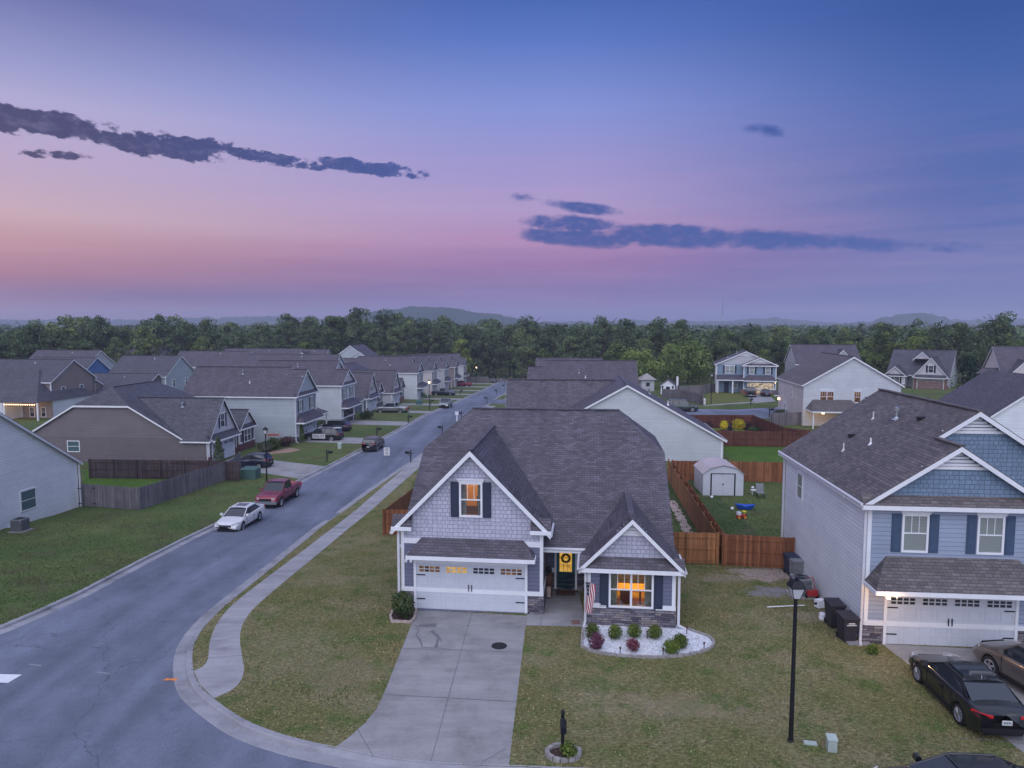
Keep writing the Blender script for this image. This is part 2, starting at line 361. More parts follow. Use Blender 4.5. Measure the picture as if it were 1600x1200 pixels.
plank('fence_brown',(.29,.115,.055));plank('fence_orange',(.33,.15,.065));plank('fence_grey',(.18,.165,.185),.14,.25);plank('fence_dark',(.085,.062,.068),.14,.25);plank('fence_red',(.14,.055,.042),.14,.2)
noisy('trim',(.74,.75,.80),.05,2,.5);noisy('door_white',(.54,.57,.64),.04,1.5,.45);noisy('gutter',(.60,.60,.65),.06,3,.45)
noisy('shutter',(.030,.040,.072),.12,5,.6);noisy('shutter_blue',(.055,.085,.15),.12,5,.6);mat('black',base=(.012,.012,.015),rough=.5);mat('iron',base=(.016,.017,.022),rough=.45,metal=.4)
mat('glass_dark',base=(.028,.035,.048),rough=.08,spec=.6);mat('glass_pale',base=(.10,.15,.14),rough=.12,spec=.6)
def blinds(t,b):
    f=t.m('FRACT',t.m('DIVIDE',t.n('ShaderNodeSeparateXYZ',{0:uvn(t)}).outputs[1],.06));L(t,t.mix(1.,(.24,.27,.26),t.ramp(f,[(0,.6),(.3,1.),(1,1.)]),'MULTIPLY'),b.inputs[0])
mat('blinds',blinds,rough=.3,spec=.5);mat('teal_glass',base=(.075,.13,.14),rough=.15,spec=.5)
def lit(name,cols,s,sx=2.,sy=1.4):
    def fn(t,b):
        n=nz(t,uvn(t,sx,sy),1.3,4,.6);c=t.ramp(n,cols);L(t,c,b.inputs['Emission Color'])
    return mat(name,fn,base=(.03,.02,.015),rough=.15,emit=(1,.6,.2),es=s)
lit('lit_amber',[(.30,(.03,.015,.008)),(.45,(.35,.12,.02)),(.55,(.75,.33,.05)),(.75,(.9,.55,.14))],.85)
lit('lit_gold',[(.3,(.45,.2,.03)),(.5,(.85,.48,.08)),(.8,(.95,.65,.2))],.65,3,3)
lit('lit_dim',[(.40,(.03,.02,.02)),(.55,(.22,.10,.04)),(.75,(.55,.28,.09))],.55,3,2)
def mem(n,c,s): return mat(n,base=(.3,.2,.1),emit=c,es=s)
mem('bulb',(1,.75,.45),14.);mem('bulb_far',(1,.62,.32),9.);mem('bulb_dim',(1,.8,.7),.9)
noisy('rock',(.30,.28,.28),.3,7);noisy('rock_pink',(.42,.34,.32),.25,7);noisy('hill',(.035,.065,.060),.25,.02,.95)
noisy('plastic_bin',(.035,.032,.042),.15,4,.55);noisy('plastic_grey',(.20,.21,.23),.15,4,.6);noisy('metal_shed',(.56,.58,.64),.06,2,.5);noisy('metal_box',(.36,.42,.40),.08,3,.5);noisy('box_green',(.06,.12,.11),.1,3,.55)
for n_,c_ in dict(red=(.38,.03,.035),blue=(.02,.10,.5),yellow=(.75,.6,.03),white=(.75,.75,.78),green=(.05,.3,.06),brown=(.10,.05,.035),orange=(.75,.25,.06),teal=(.02,.13,.16)).items(): noisy('p_'+n_,c_,.06,3,.5)
mat('chrome',base=(.55,.57,.6),rough=.22,metal=1.);mat('steel',base=(.42,.44,.48),rough=.35,metal=.8);mat('tyre',base=(.018,.018,.020),rough=.85);mat('rim',base=(.42,.43,.46),rough=.35,metal=.7);mat('rim_dark',base=(.10,.10,.11),rough=.35,metal=.7)
mat('carglass',base=(.022,.028,.036),rough=.04,spec=.9);mat('lamp_glass',base=(.55,.55,.58),rough=.15,spec=.8);mat('tail',base=(.38,.01,.015),rough=.2,spec=.6,emit=(1,.02,.03),es=.12);mat('plate',base=(.6,.6,.62),rough=.4)
def paint(n,c,met=.3): 
    m=mat('paint_'+n,base=c,rough=.28,metal=met,spec=.5);b=m.node_tree.nodes['Principled BSDF'];b.inputs['Coat Weight'].default_value=.6;b.inputs['Coat Roughness'].default_value=.06;return m
paint('white',(.62,.62,.64),0.);paint('maroon',(.21,.018,.042));paint('navy',(.020,.028,.055));paint('black',(.008,.010,.012),.1);paint('silver',(.30,.32,.34),.6);paint('grey',(.10,.095,.10),.5);paint('pearl',(.55,.56,.58),.2);paint('green',(.035,.055,.05));paint('bronze',(.16,.14,.13),.5)
def leafm(name,a,b_,hv=.25):
    def fn(t,b):
        oi=t.n('ShaderNodeObjectInfo').outputs['Random'];ge=t.n('ShaderNodeNewGeometry')
        rnd=ge.outputs['Random Per Island'];n=nz(t,ge.outputs['Position'],.42,3,.6)
        c=t.mix(t.ramp(n,[(.36,0.),(.62,1.)]),a,b_)
        c=t.mix(1.,c,t.rng(rnd,0,1,.65,1.35),'MULTIPLY');c=t.mix(1.,c,t.rng(oi,0,1,1-hv,1+hv),'MULTIPLY')
        c=t.mix(t.m('MULTIPLY',t.rng(oi,.72,1.),.5),c,t.mix(1.,c,(1.5,1.25,.7),'MULTIPLY'))
        L(t,c,b.inputs[0])
    return mat(name,fn,rough=.75,spec=.15)
leafm('leaf_wood',(.048,.085,.055),(.130,.170,.075));leafm('leaf_light',(.070,.115,.042),(.16,.21,.06));leafm('leaf_pine',(.020,.040,.028),(.030,.060,.034))
leafm('leaf_hedge',(.045,.085,.020),(.13,.17,.03));leafm('leaf_dark',(.030,.055,.022),(.065,.09,.035));leafm('leaf_purple',(.07,.022,.045),(.14,.05,.08));leafm('leaf_yellow',(.55,.45,.02),(.75,.62,.05));leafm('leaf_maroon',(.05,.03,.035),(.08,.045,.05));leafm('leaf_flower',(.05,.07,.035),(.32,.30,.26))
noisy('bark',(.07,.055,.05),.3,5)
# ---------------------------------------------------------------- setting: one CDT sheet split into regions
def smooth(p,it_=2):
    for _ in range(it_):
        q=[p[0]]
        for a,b in zip(p,p[1:]): q+=[(a[0]*.75+b[0]*.25,a[1]*.75+b[1]*.25),(a[0]*.25+b[0]*.75,a[1]*.25+b[1]*.75)]
        p=q+[p[-1]]
    return p
KR=U((700,1194),(644,1190.5),(580,1181),(522,1168.5),(484,1161),(450,1152),(418,1142),(387.5,1130),(360,1114),(334,1095),(315,1080),(303,1062),(298,1042),(298,1019),(303,1001),(316,980),(345,950),(408,900),(460,857),(515,812),(600,752),(675,701.5))
KR=smooth(KR,1)
NK=len(KR)
KR=[un(1500,1215,0),un(1200,1209,0),un(1000,1205,0),un(860,1200,0)]+KR
KR+= [(KR[-1][0]+.087*d,KR[-1][1]+d) for d in (20,45,62)]
kx,ky=KR[-1]
KR2=[(kx+.6,ky+12.5),(kx+5.5,ky+65),(kx+9.5,ky+105)]
KL=U((0,978),(60,953),(120,926),(170,900),(220,874),(278,845),(335,818),(400,784),(474,745.5),(562,701.5),(620,671))
lx,ly=KL[-1]
KL+=[(lx+.087*d,ly+d) for d in (20,50,80,110,140)]
KL=[(-75,17),(-40,19),(-31,20.5),(-27,22.5),(-24,25.5)]+KL
cx_,cy_=KL[-1]
ROAD=[(-75,8),(75,5),(75,13)]+[(30,17.2)]+KR+[(12,ky-14),(22,106),(30,103.5),(60,101),(90,96),(95,104),(78,118),(62,125),(46,118),(36,113.5),(28,115),(16,ky+4)]+KR2+[(kx+11,cy_+6),(cx_+4,cy_+12),(cx_,cy_+6)]+KL[::-1]
DRIVE=U((652,953),(823,962),(797,1180),(795,1197),(700,1194),(644,1190.5),(580,1181),(522,1168.5),(545,1152),(572,1128),(588,1108),(598,1088))
PORCH=U((823,962),(822,977),(909,979),(914,972))+[un(905,926),un(845,922)]
WALK=[un(303,1048)]+smooth(U((303,1048),(318.8,1041),(326,1029),(326.5,1003),(337.5,975),(362.5,944),(420,900),(537.5,810),(636.5,727.5)),2)[1:]
we=[un(658.5,727.5)];WALK+=[(WALK[-1][0]+.087*75,WALK[-1][1]+66),(we[0][0]+.087*75,we[0][1]+66)]+smooth(we+U((562,810),(454.7,900),(425,925),(400,947),(381,969),(373.5,994),(378,1025),(383,1050),(370,1075),(334,1091)),2)+U((312,1070))
RDRIVE=U((1378,1006),(1574,1016))+[(24.2,18.6),(15.6,18.9)]
GRAVEL=U((912,972),(908.75,985),(908.75,1011),(925,1020),(975,1027),(1028,1029),(1075,1025),(1106,1017),(1117,1008),(1112,999),(1103,994),(1085,988),(1075,984),(1062,976))
def strip(px0,px1,py0,py1,x_=None): pass
RD=(math.sin(R(5)),math.cos(R(5)))
def roadpt(s,t):      # s along the street from (-19,60), t away from it to the left
    return (-19+RD[0]*(s-60)-RD[1]*t,60+RD[1]*(s-60)+RD[0]*t)
def kl_x(y):
    for (a,b),(c,d) in zip(KL,KL[1:]):
        if b<=y<=d and d>b: return a+(c-a)*(y-b)/(d-b)
    return KL[-1][0]
LDR=[]
def ldrive(y0,y1,xb,yb0,yb1):
    LDR.append([(kl_x(y0),y0),(kl_x(y1),y1),(xb,yb1),(xb,yb0)])
REG=[]  # (name, material, polygon, z offset)
# houses of the left row: (front corner y, type)
HF=lambda y:-27.8+.087*(y-90)
ldrive(68.5,75.2,-32,75.5,81.2)
LY=[91,108.5,126,143.5,161,178,195,212,229]
for y in LY: ldrive(y-1.2,y+3.4,HF(y),y+.6,y+5.6)
RDR=[[(kx+2.0,ky+30),(kx+2.4,ky+35),(kx+16,ky+34),(kx+16,ky+29)],[(kx+4,ky+50),(kx+4.4,ky+55),(kx+18,ky+54),(kx+18,ky+49)],[(kx+6,ky+72),(kx+6.4,ky+77),(kx+20,ky+76),(kx+20,ky+71)]]
C1=un(1119,613);CDR=U((1162,616),(1200,616),(1212,627),(1180,630))
RWALK=[(kx+2.5,ky+13),(kx+4.2,ky+13),(kx+12.5,ky+108),(kx+10.8,ky+108)]
C1W=U((1095,634.5),(1180,629),(1180,627.5),(1110,632))
MAINLAWN=[(30,12),(22,17.6)]+KR[:NK+4]+[(-9.3,60),(-7.4,44.4),(-3,44),(7.6,38),(15.3,37.5),(22,37.5)]
YARD=[(11.8,38.3),(15.3,37.8),(16.5,60),(14,63),(9.5,62)]
DIRT=U((1128,893),(1232,890),(1232,935),(1190,945),(1165,925))
LUSH=U((128,783),(214,790),(240,782),(345,745),(350,735),(133,733))
BACKL=[(22.5,66),(35,66),(35,79),(22.5,79)]
C1L=U((1094,634),(1110,612),(1160,616),(1180,629))
REG=[('road','asphalt',ROAD,-.13),('driveway','concrete',DRIVE,0),('porch_slab','walk',PORCH,0),('sidewalk','walk',WALK,0),('driveway','concrete',RDRIVE,0),('sidewalk','walk',C1W,0),('sidewalk','walk',RWALK,0)]
REG+=[('driveway','concrete',d,0) for d in LDR+RDR+[CDR]]
REG+=[('lawn','lawn_yard',YARD,0),('lawn','lawn_lush',LUSH,0),('lawn','lawn_lush',BACKL,0),('lawn','lawn_olive',C1L,0),('lawn','lawn_dry',MAINLAWN,0)]
vs=[];es=[]
def addpoly(p):
    i=len(vs);n=len(p)
    out=[]
    for (a,b),(c,d) in zip(p,p[1:]+p[:1]):
        k=max(1,int(math.hypot(c-a,d-b)/6))
        out+=[(a+(c-a)*j/k,b+(d-b)*j/k) for j in range(k)]
    vs.extend(Vector(q) for q in out);m=len(out);es.extend((i+j,i+(j+1)%m) for j in range(m))
for r in REG: addpoly(r[2])
rr=random.Random(3)
def lattice(x0,x1,y0,y1,st,skip=None):
    x=x0
    while x<=x1:
        y=y0
        while y<=y1:
            if not skip or not(skip[0]<x<skip[1] and skip[2]<y<skip[3]): vs.append(Vector((x+rr.uniform(-.1,.1)*st,y+rr.uniform(-.1,.1)*st)))
            y+=st
        x+=st
lattice(-60,60,0,70,3.2);lattice(-140,140,-40,280,11,(-60,60,0,70));lattice(-900,900,-200,1400,110,(-140,140,-40,280))
for x in (-4500,-2500,0,2500,4500):
    for y in (-1500,2500,5500): vs.append(Vector((x,y)))
res=delaunay_2d_cdt(vs,es,[],0,1e-4)
cv,cf=res[0],res[2]
def inside(p,poly):
    x,y=p;c=False;n=len(poly)
    for i in range(n):
        x1,y1=poly[i];x2,y2=poly[i-1]
        if (y1>y)!=(y2>y) and x<(x2-x1)*(y-y1)/(y2-y1)+x1: c=not c
    return c
def bbox(p): return min(q[0] for q in p),max(q[0] for q in p),min(q[1] for q in p),max(q[1] for q in p)
bbs=[bbox(r[2]) for r in REG]
acc={}
for f in cf:
    cx=sum(cv[i].x for i in f)/3;cy=sum(cv[i].y for i in f)/3;k=-1
    for i,r in enumerate(REG):
        b=bbs[i]
        if b[0]<=cx<=b[1] and b[2]<=cy<=b[3] and inside((cx,cy),r[2]): k=i;break
    acc.setdefault(k,[]).append(f)
for k,fs in acc.items():
    nm,mt,_,zo=REG[k] if k>=0 else ('ground','lawn_green',None,0)
    if zo<0: nm='road'
    idx={};mb=MB()
    for f in fs:
        t_=[]
        for i in f:
            if i not in idx: idx[i]=len(mb.v);mb.v.append((cv[i].x,cv[i].y,g(cv[i].x,cv[i].y)+zo))
            t_.append(idx[i])
        mb.f.append(tuple(t_))
    mb.build(nm,M[mt],smooth=True,kind='structure')
# kerbs and gutters swept along the street edge
def dense(p,st=1.2):
    o=[]
    for (a,b),(c,d) in zip(p,p[1:]):
        k=max(1,int(math.hypot(c-a,d-b)/st));o+=[(a+(c-a)*j/k,b+(d-b)*j/k) for j in range(k)]
    return o+[p[-1]]
def sweep(mb,path,prof,low=None):
    n=len(path);m=len(prof);i0=len(mb.v)
    for i,(x,y) in enumerate(path):
        a=path[max(0,i-1)];b=path[min(n-1,i+1)];dx,dy=b[0]-a[0],b[1]-a[1];l=math.hypot(dx,dy);nx,ny=-dy/l,dx/l
        lw=low((x,y)) if low else 0.
        for (t_,z) in prof:
            zz=z if (z<-.05 or t_<0 or -.07<t_<0 or abs(t_)<.07) else z*(1-lw)+(-.06 if abs(t_)<.14 else -.105)*lw
            mb.v.append((x+nx*t_,y+ny*t_,g(x,y)+zz))
    for i in range(n-1):
        for j in range(m-1): mb.f.append((i0+i*m+j,i0+(i+1)*m+j,i0+(i+1)*m+j+1,i0+i*m+j+1))
drs=[DRIVE,RDRIVE]+LDR+RDR+[CDR]
def lowf(p):
    for d in drs:
        b=bbox(d)
        if b[0]-1<p[0]<b[1]+1 and b[2]-.5<p[1]<b[3]+.5:
            for e in ((0,0),(.5,.4),(-.5,.4),(.5,-.3),(-.5,-.3)):
                if inside((p[0]+e[0],p[1]+e[1]),d): return 1.
    return 0.
PROF=[(-.06,-.12),(-.06,.012),(.13,.012),(.16,-.01),(.18,-.112),(.62,-.118),(.64,-.14)]
mb=MB();sweep(mb,dense([(30,17.2)]+KR),[(t_,z) for t_,z in PROF],lowf);mb.build('kerb',M['kerb'],kind='structure')
mb=MB();sweep(mb,dense(KL),[(-t_,z) for t_,z in PROF],lowf);mb.build('kerb',M['kerb'],kind='structure')
mb=MB();sweep(mb,dense(KR2),[(t_,z) for t_,z in PROF],lowf);mb.build('kerb',M['kerb'],kind='structure')
# driveway joints, cracks, markings
def ribbon(mb,pts,wd,zo,jit=0.):
    pts=dense(pts,.5)
    if jit: pts=[(x+random.uniform(-jit,jit),y+random.uniform(-jit,jit)) for x,y in pts]
    i0=len(mb.v);n=len(pts)
    for i,(x,y) in enumerate(pts):
        a=pts[max(0,i-1)];b=pts[min(n-1,i+1)];dx,dy=b[0]-a[0],b[1]-a[1];l=math.hypot(dx,dy) or 1
        w_=wd/2*(random.uniform(.4,1.5) if jit else 1)
        for s_ in(-1,1): mb.v.append((x-dy/l*w_*s_,y+dx/l*w_*s_,g(x,y)+zo))
    for i in range(n-1): mb.f.append((i0+2*i,i0+2*i+2,i0+2*i+3,i0+2*i+1))
mb=MB()
for l_ in [((737,958),(673,1191)),((624,1013),(813,1019)),((597,1085),(806,1096)),((558,1138),(583,1182)),((755,1190),(790,1170)),((846,962.5),(845,978))]: ribbon(mb,U(*l_),.022,.006)
mb.build('expansion_joint',M['crack'],kind='structure')
mb=MB()
for l_ in [((1414,1046),(1436,1050)),((1500,1153),(1600,1162)),((1448,1030),(1560,1036))]: ribbon(mb,U(*l_),.03,.006)
mb.build('expansion_joint',M['crack'],kind='structure')
mb=MB()
ribbon(mb,U((650,976),(654,984),(650,992),(658,1000),(662,1012)),.05,.007,.05);ribbon(mb,U((655,977),(681,977)),.26,.007,.03);ribbon(mb,U((676,986),(686,996),(683,1012)),.14,.007,.06)
ribbon(mb,U((683,990),(690,1002)),.10,.008,.05);ribbon(mb,U((662,1012),(690,1013),(712,1016)),.03,.009,.03)
mb.build('concrete_crack',M['crack'],kind='structure')
mb=MB()
def jl(a,b): ribbon(mb,[a,b],.018,.006)
for i in range(14):
    a=un(326+0,1003);break
for l_ in [((327,1003),(373,996)),((338,975),(382,968)),((362,944),(404,943)),((326,1028),(378,1024)),((392,920),(430,921))]: jl(*U(*l_))
L0=U((420,900),(636.5,727.5));L1_=U((454.7,900),(658.5,727.5))
for k in range(1,34):
    f=k/34.;jl(tuple(a+(b-a)*f for a,b in zip(L0[0],L0[1])),tuple(a+(b-a)*f for a,b in zip(L1_[0],L1_[1])))
mb.build('pavement_joint',M['crack'],kind='structure')
mb=MB();p=U((-60,1047),(34,1049),(12,1062),(-60,1058));mb.poly([(x,y,g(x,y)-.124) for x,y in p])
mb.build('road_marking',M['trim'],kind='structure');mb=MB()
for q in [((45,1033),(64,1035)),((152,1045),(170,1047.5))]: ribbon(mb,U(*q),.07,-.124)
mb.build('road_marking',M['kerb'],kind='structure')
mb=MB()
for k in range(5):
    a=un(255+k*4.4,1058);ribbon(mb,[a,(a[0]+.12,a[1]+.14)],.1,-.122,.02)
mb.build('utility_mark',M['p_orange'],kind='structure')
mb=MB();c_=un(780,1009);mb.lathe([(.0,.0),(.30,.0),(.32,-.01)],(c_[0],c_[1],g(*c_)+.012),'z',18)
tag(mb.build('manhole_cover',M['iron']),'round dark metal cover set in the pale driveway','manhole cover')
mb=MB();c_=un(606,709);mb.lathe([(.0,.0),(.35,.0)],(c_[0],c_[1],g(*c_)-.12),'z',18)
# far hills
def hill(pts,dist,base=-15,name='hill'):
    mb=MB();n=len(pts);i0=0;P=[];K=40
    for k in range((n-1)*K+1):
        j=k/K;a=int(j);b=min(n-1,a+1);f=j-a;f=f*f*(3-2*f)
        px=pts[a][0]+(pts[b][0]-pts[a][0])*(j-a);py=pts[a][1]+(pts[b][1]-pts[a][1])*f
        x=(px-800)/F*dist;z=CH+(505-py)/F*dist+(noise.noise((px*.06,dist,0))*3+noise.noise((px*.33,dist,5))*1.6+noise.noise((px*.9,dist,9))*1.1)*dist/F
        P.append((x,z))
    for (d,s) in ((-.10,0.),(-.05,.6),(0,1.),(.06,.7),(.12,0.)):
        for x,z in P: mb.v.append((x*(1+d),dist*(1+d),base+(z-base)*s))
    m=len(P)
    for r_ in range(4):
        for i in range(m-1): mb.f.append((r_*m+i,r_*m+i+1,(r_+1)*m+i+1,(r_+1)*m+i))
    mb.build(name,M['hill'],smooth=True,kind='structure')
hill([(500,505),(560,490),(610,484),(650,479),(700,481),(760,490),(850,503),(900,508)],1500)
hill([(1300,506),(1350,503),(1385,495),(1400,491),(1440,489),(1470,495),(1490,503),(1530,508)],2100)
hill([(-200,502),(-60,498),(60,500),(130,497),(220,500),(330,496),(430,494),(500,498),(620,500),(760,503),(900,503)],2600)
hill([(860,504),(980,500),(1120,502),(1200,497),(1290,503),(1340,507),(1500,500),(1650,498),(1900,500)],2900)
# ---------------------------------------------------------------- houses
class House:
    def __init__(s,name,label,cat,loc,rz,wall,roof,group=None,gable=None,base=None,trim='trim'):
        z=g(*loc) if base is None else base
        s.o=thing(name,label,cat,(loc[0],loc[1],z),rz,group)
        s.wm=M[wall];s.rm=M[roof];s.gm=M[gable or wall];s.tm=M[trim]
        s.W=MB();s.Rf=MB();s.G=MB();s.T=MB();s.S=MB();s.sm=None;s.Gu=MB()
        s.loc=loc;s.rz=rz;s.z=z
    def pt(s,px,py,h): return None
    def block(s,x0,x1,y0,y1,z1,z0=-3.): s.W.box(x0,x1,y0,y1,z0,z1);return s
    def corners(s,pts,z0,z1,w_=.13):
        for (x,y,sx,sy) in pts: s.T.box(x-(w_ if sx<0 else .02),x+(.02 if sx<0 else w_),y-.02 if sy<0 else y-w_,y+w_ if sy<0 else y+.02,z0,z1)
    def rp(s,*p): s.Rf.prism([(x,y,z+.07) for x,y,z in p],(0,0,-.05))
    def board(s,a,b,h=.20,t_=.045): s.T.beam((a[0],a[1],a[2]+.03),(b[0],b[1],b[2]+.03),t_,h)
    def gable(s,x0,x1,y0,y1,ze,zr,ax='y',oh=.3,of=.25,ob=.25,wf=True,wb=True,mid=None,zl=None,trim=True,gut=True):
        # roof over the rectangle; ridge along ax. wf/wb: gable wall at the low / high end of the ridge axis
        tr=(lambda a,b,z:(a,b,z)) if ax=='y' else (lambda a,b,z:(b,a,z))
        if ax=='x': a0,a1,b0,b1=y0,y1,x0,x1
        else: a0,a1,b0,b1=x0,x1,y0,y1
        am=(a0+a1)/2 if mid is None else mid
        pl=(zr-ze)/(am-a0);pr_=(zr-(zl if zl is not None else ze))/(a1-am)
        ze2=zl if zl is not None else ze
        A=(a0-oh,ze-pl*oh);B=(a1+oh,ze2-pr_*oh)
        s.rp(tr(A[0],b0-of,A[1]),tr(am,b0-of,zr),tr(am,b1+ob,zr),tr(A[0],b1+ob,A[1]))
        s.rp(tr(B[0],b0-of,B[1]),tr(B[0],b1+ob,B[1]),tr(am,b1+ob,zr),tr(am,b0-of,zr))
        for on,b_,c,d in ((wf,b0,b0-of+.015,-1),(wb,b1,b1+ob-.015,1)):
            if on:
                bq=b_+d*.006;s.G.prism([tr(a0,bq,ze-.06),tr(a1,bq,ze2-.06),tr(am,bq,zr-.02)],tr(0,-d*.05,0))
                if trim:
                    s.board(tr(A[0]-.02,c,A[1]),tr(am,c,zr));s.board(tr(am,c,zr),tr(B[0]+.02,c,B[1]))
        if trim:
            for q in (A,B):
                sg=.02 if q is A else -.02
                s.board(tr(q[0]+sg,b0-of,q[1]),tr(q[0]+sg,b1+ob,q[1]),.16)
        # ridge cap
        s.Rf.beam(tr(am,b0-of,zr+.10),tr(am,b1+ob,zr+.10),.26,.06)
        return s
    def clip_gable(s,x0,x1,y0,y1,ze,zr,zc,inset,oh=.3,os_=.28):
        # ridge along x, ends clipped by small hips
        ym=(y0+y1)/2;p=(zr-ze)/(ym-y0);a,b=x0-os_,x1+os_;yc=(zc-ze)/p
        E=(y0-oh,ze-p*oh);Eb=(y1+oh,ze-p*oh)
        s.rp((a,E[0],E[1]),(b,E[0],E[1]),(b,y0+yc,zc),(b-inset,ym,zr),(a+inset,ym,zr),(a,y0+yc,zc))
        s.rp((a,Eb[0],Eb[1]),(a,y1-yc,zc),(a+inset,ym,zr),(b-inset,ym,zr),(b,y1-yc,zc),(b,Eb[0],Eb[1]))
        for x,i in ((a,inset),(b,-inset)): s.rp((x,y0+yc,zc),(x,y1-yc,zc),(x+i,ym,zr))
        for x,xw,d in ((a+.02,x0-.006,1),(b-.02,x1+.006,-1)):
            s.G.prism([(xw,y0,ze-.06),(xw,y1,ze-.06),(xw,y1-yc,zc-.03),(xw,y0+yc,zc-.03)],(d*.05,0,0))
            s.board((x,E[0],E[1]),(x,y0+yc,zc));s.board((x,y0+yc,zc),(x,y1-yc,zc));s.board((x,y1-yc,zc),(x,Eb[0],Eb[1]))
        for y,zz in ((E[0]+.02,E[1]),(Eb[0]-.02,Eb[1])): s.board((a,y,zz),(b,y,zz),.16)
        s.Rf.beam((a+inset,ym,zr+.10),(b-inset,ym,zr+.10),.26,.06)
        return s
    def shed_roof(s,x0,x1,y0,y1,zlow,zhigh,hip=(1,1),tm=True,d=.5):
        # lean-to skirt: low edge at y0, high edge against wall at y1
        a=x0+(d if hip[0] else 0);b=x1-(d if hip[1] else 0)
        s.rp((x0,y0,zlow),(x1,y0,zlow),(b,y1,zhigh),(a,y1,zhigh))
        if hip[0]: s.rp((x0,y0,zlow),(a,y1,zhigh),(x0,y1,zlow))
        if hip[1]: s.rp((x1,y0,zlow),(x1,y1,zlow),(b,y1,zhigh))
        s.board((x0-.02,y0-.02,zlow),(x1+.02,y0-.02,zlow),.17)
        if hip[0]: s.board((x0-.02,y0,zlow),(x0-.02,y1,zlow),.17)
        if hip[1]: s.board((x1+.02,y0,zlow),(x1+.02,y1,zlow),.17)
        return s
    def window(s,side,pos,u,z,w_,h,sh=None,n=1,pane='glass_dark',lab=None,crown=True,shw=.36,mt=True):
        # side F(-y) B(+y) L(-x) R(+x); pos = plane coordinate; u = centre
        if side=='F': f=lambda a,o,zz:(u+a,pos-o,zz)
        elif side=='B': f=lambda a,o,zz:(u-a,pos+o,zz)
        elif side=='L': f=lambda a,o,zz:(pos-o,u-a,zz)
        else: f=lambda a,o,zz:(pos+o,u+a,zz)
        def bx(mb,a0,a1,z0,z1,o0,o1):
            p,q=f(a0,o0,z0),f(a1,o1,z1);mb.box(min(p[0],q[0]),max(p[0],q[0]),min(p[1],q[1]),max(p[1],q[1]),min(p[2],q[2]),max(p[2],q[2]))
        t_=.085;mb=MB();W_=w_*n
        bx(mb,-W_/2-t_,-W_/2,z-t_,z+h+t_,-.02,.05);bx(mb,W_/2,W_/2+t_,z-t_,z+h+t_,-.02,.05)
        bx(mb,-W_/2,W_/2,z-t_,z,-.02,.05);bx(mb,-W_/2,W_/2,z+h,z+h+t_,-.02,.05)
        if crown: bx(mb,-W_/2-t_-.05,W_/2+t_+.05,z+h+t_,z+h+t_+.11,-.02,.07);bx(mb,-W_/2-t_-.1,W_/2+t_+.1,z+h+t_+.11,z+h+t_+.15,-.02,.12)
        for k in range(n):
            c=-W_/2+w_*(k+.5)
            if k: bx(mb,c-w_/2-.045,c-w_/2+.045,z,z+h,-.02,.045)
            bx(mb,c-w_/2+.045*(k>0),c+w_/2-.045*(k<n-1),z+h/2-.025,z+h/2+.025,-.02,.03)
            if mt:
                for q in (-1,1): bx(mb,c+q*w_/6-.012,c+q*w_/6+.012,z+h/2+.025,z+h,-.02,.022)
        wo=mb.build('window',s.tm,s.o)
        if lab: wo['label']=lab
        for k in range(n):
            c=-W_/2+w_*(k+.5);pm=MB();pm.poly([f(c-w_/2+.005,.012,z),f(c+w_/2-.005,.012,z),f(c+w_/2-.005,.012,z+h),f(c-w_/2+.005,.012,z+h)])
            pm.build('pane',M[pane],wo)
        if sh:
            for q in (-1,1):
                m2=MB();c=q*(W_/2+t_+.03+shw/2);bx(m2,c-shw/2,c+shw/2,z-t_,z+h+t_,-.02,.035)
                for zz in (z,z+h*.52): bx(m2,c-shw/2+.05,c+shw/2-.05,zz,zz+h*.44,.03,.048)
                m2.build('shutter',M[sh],s.o)
        return wo
    def garage(s,x0,x1,y,h=2.13,wins=('glass_dark',)*4,open_=False,arch=True):
        fr=MB();t_=.11
        fr.box(x0-t_,x0,y-.06,y+.02,0,h+t_).box(x1,x1+t_,y-.06,y+.02,0,h+t_).box(x0,x1,y-.06,y+.02,h,h+t_)
        fr.box(x0-t_-.05,x1+t_+.05,y-.09,y+.02,h+t_,h+t_+.07).box(x0-t_-.1,x1+t_+.1,y-.13,y+.02,h+t_+.07,h+t_+.10)
        fo=fr.build('garage_frame',s.tm,s.o)
        if open_:
            MB().box(x0,x1,y-.012,y-.008,0,h).build('garage_interior',M[open_],s.o);return
        d=MB();d.box(x0,x1,y-.02,y+.01,0.01,h);n=8;w_=(x1-x0)/n
        for r_ in range(3):
            z0=r_*h/4+.06;z1=(r_+1)*h/4-.06
            for c in range(n):
                a=x0+c*w_+.08;b=x0+(c+1)*w_-.08
                for q in ((a,b,z0,z0+.022),(a,b,z1-.022,z1),(a,a+.022,z0+.022,z1-.022),(b-.022,b,z0+.022,z1-.022)): d.box(q[0],q[1],y-.034,y-.02,q[2],q[3])
            d.box(x0,x1,y-.026,y-.02,(r_+1)*h/4-.006,(r_+1)*h/4+.006)
        do=d.build('garage_door',M['door_white'],s.o)
        for k,wn in enumerate(wins):
            a=x0+(x1-x0)*k/4+.13;b=x0+(x1-x0)*(k+1)/4-.13;z0,z1=h*.80,h*.80+.30
            MB().poly([(a,y-.024,z0),(b,y-.024,z0),(b,y-.024,z1),(a,y-.024,z1)]).build('pane',M[wn],do)
            fr=MB()
            for q in range(5): xx=a+(b-a)*q/4;fr.box(xx-.02,xx+.02,y-.040,y-.02,z0,z1)
            for zz in (z0,(z0+z1)/2,z1): fr.box(a,b,y-.037,y-.021,zz-.018,zz+.018)
            fr.build('window_grid',M['door_white'],do)
        hw=MB()
        for zz in (h*.22,h*.74):
            hw.box(x0+.02,x0+.42,y-.045,y-.034,zz-.025,zz+.025);hw.box(x1-.42,x1-.02,y-.045,y-.034,zz-.025,zz+.025)
        hw.build('hinge',M['black'],do)
        xm=(x0+x1)/2
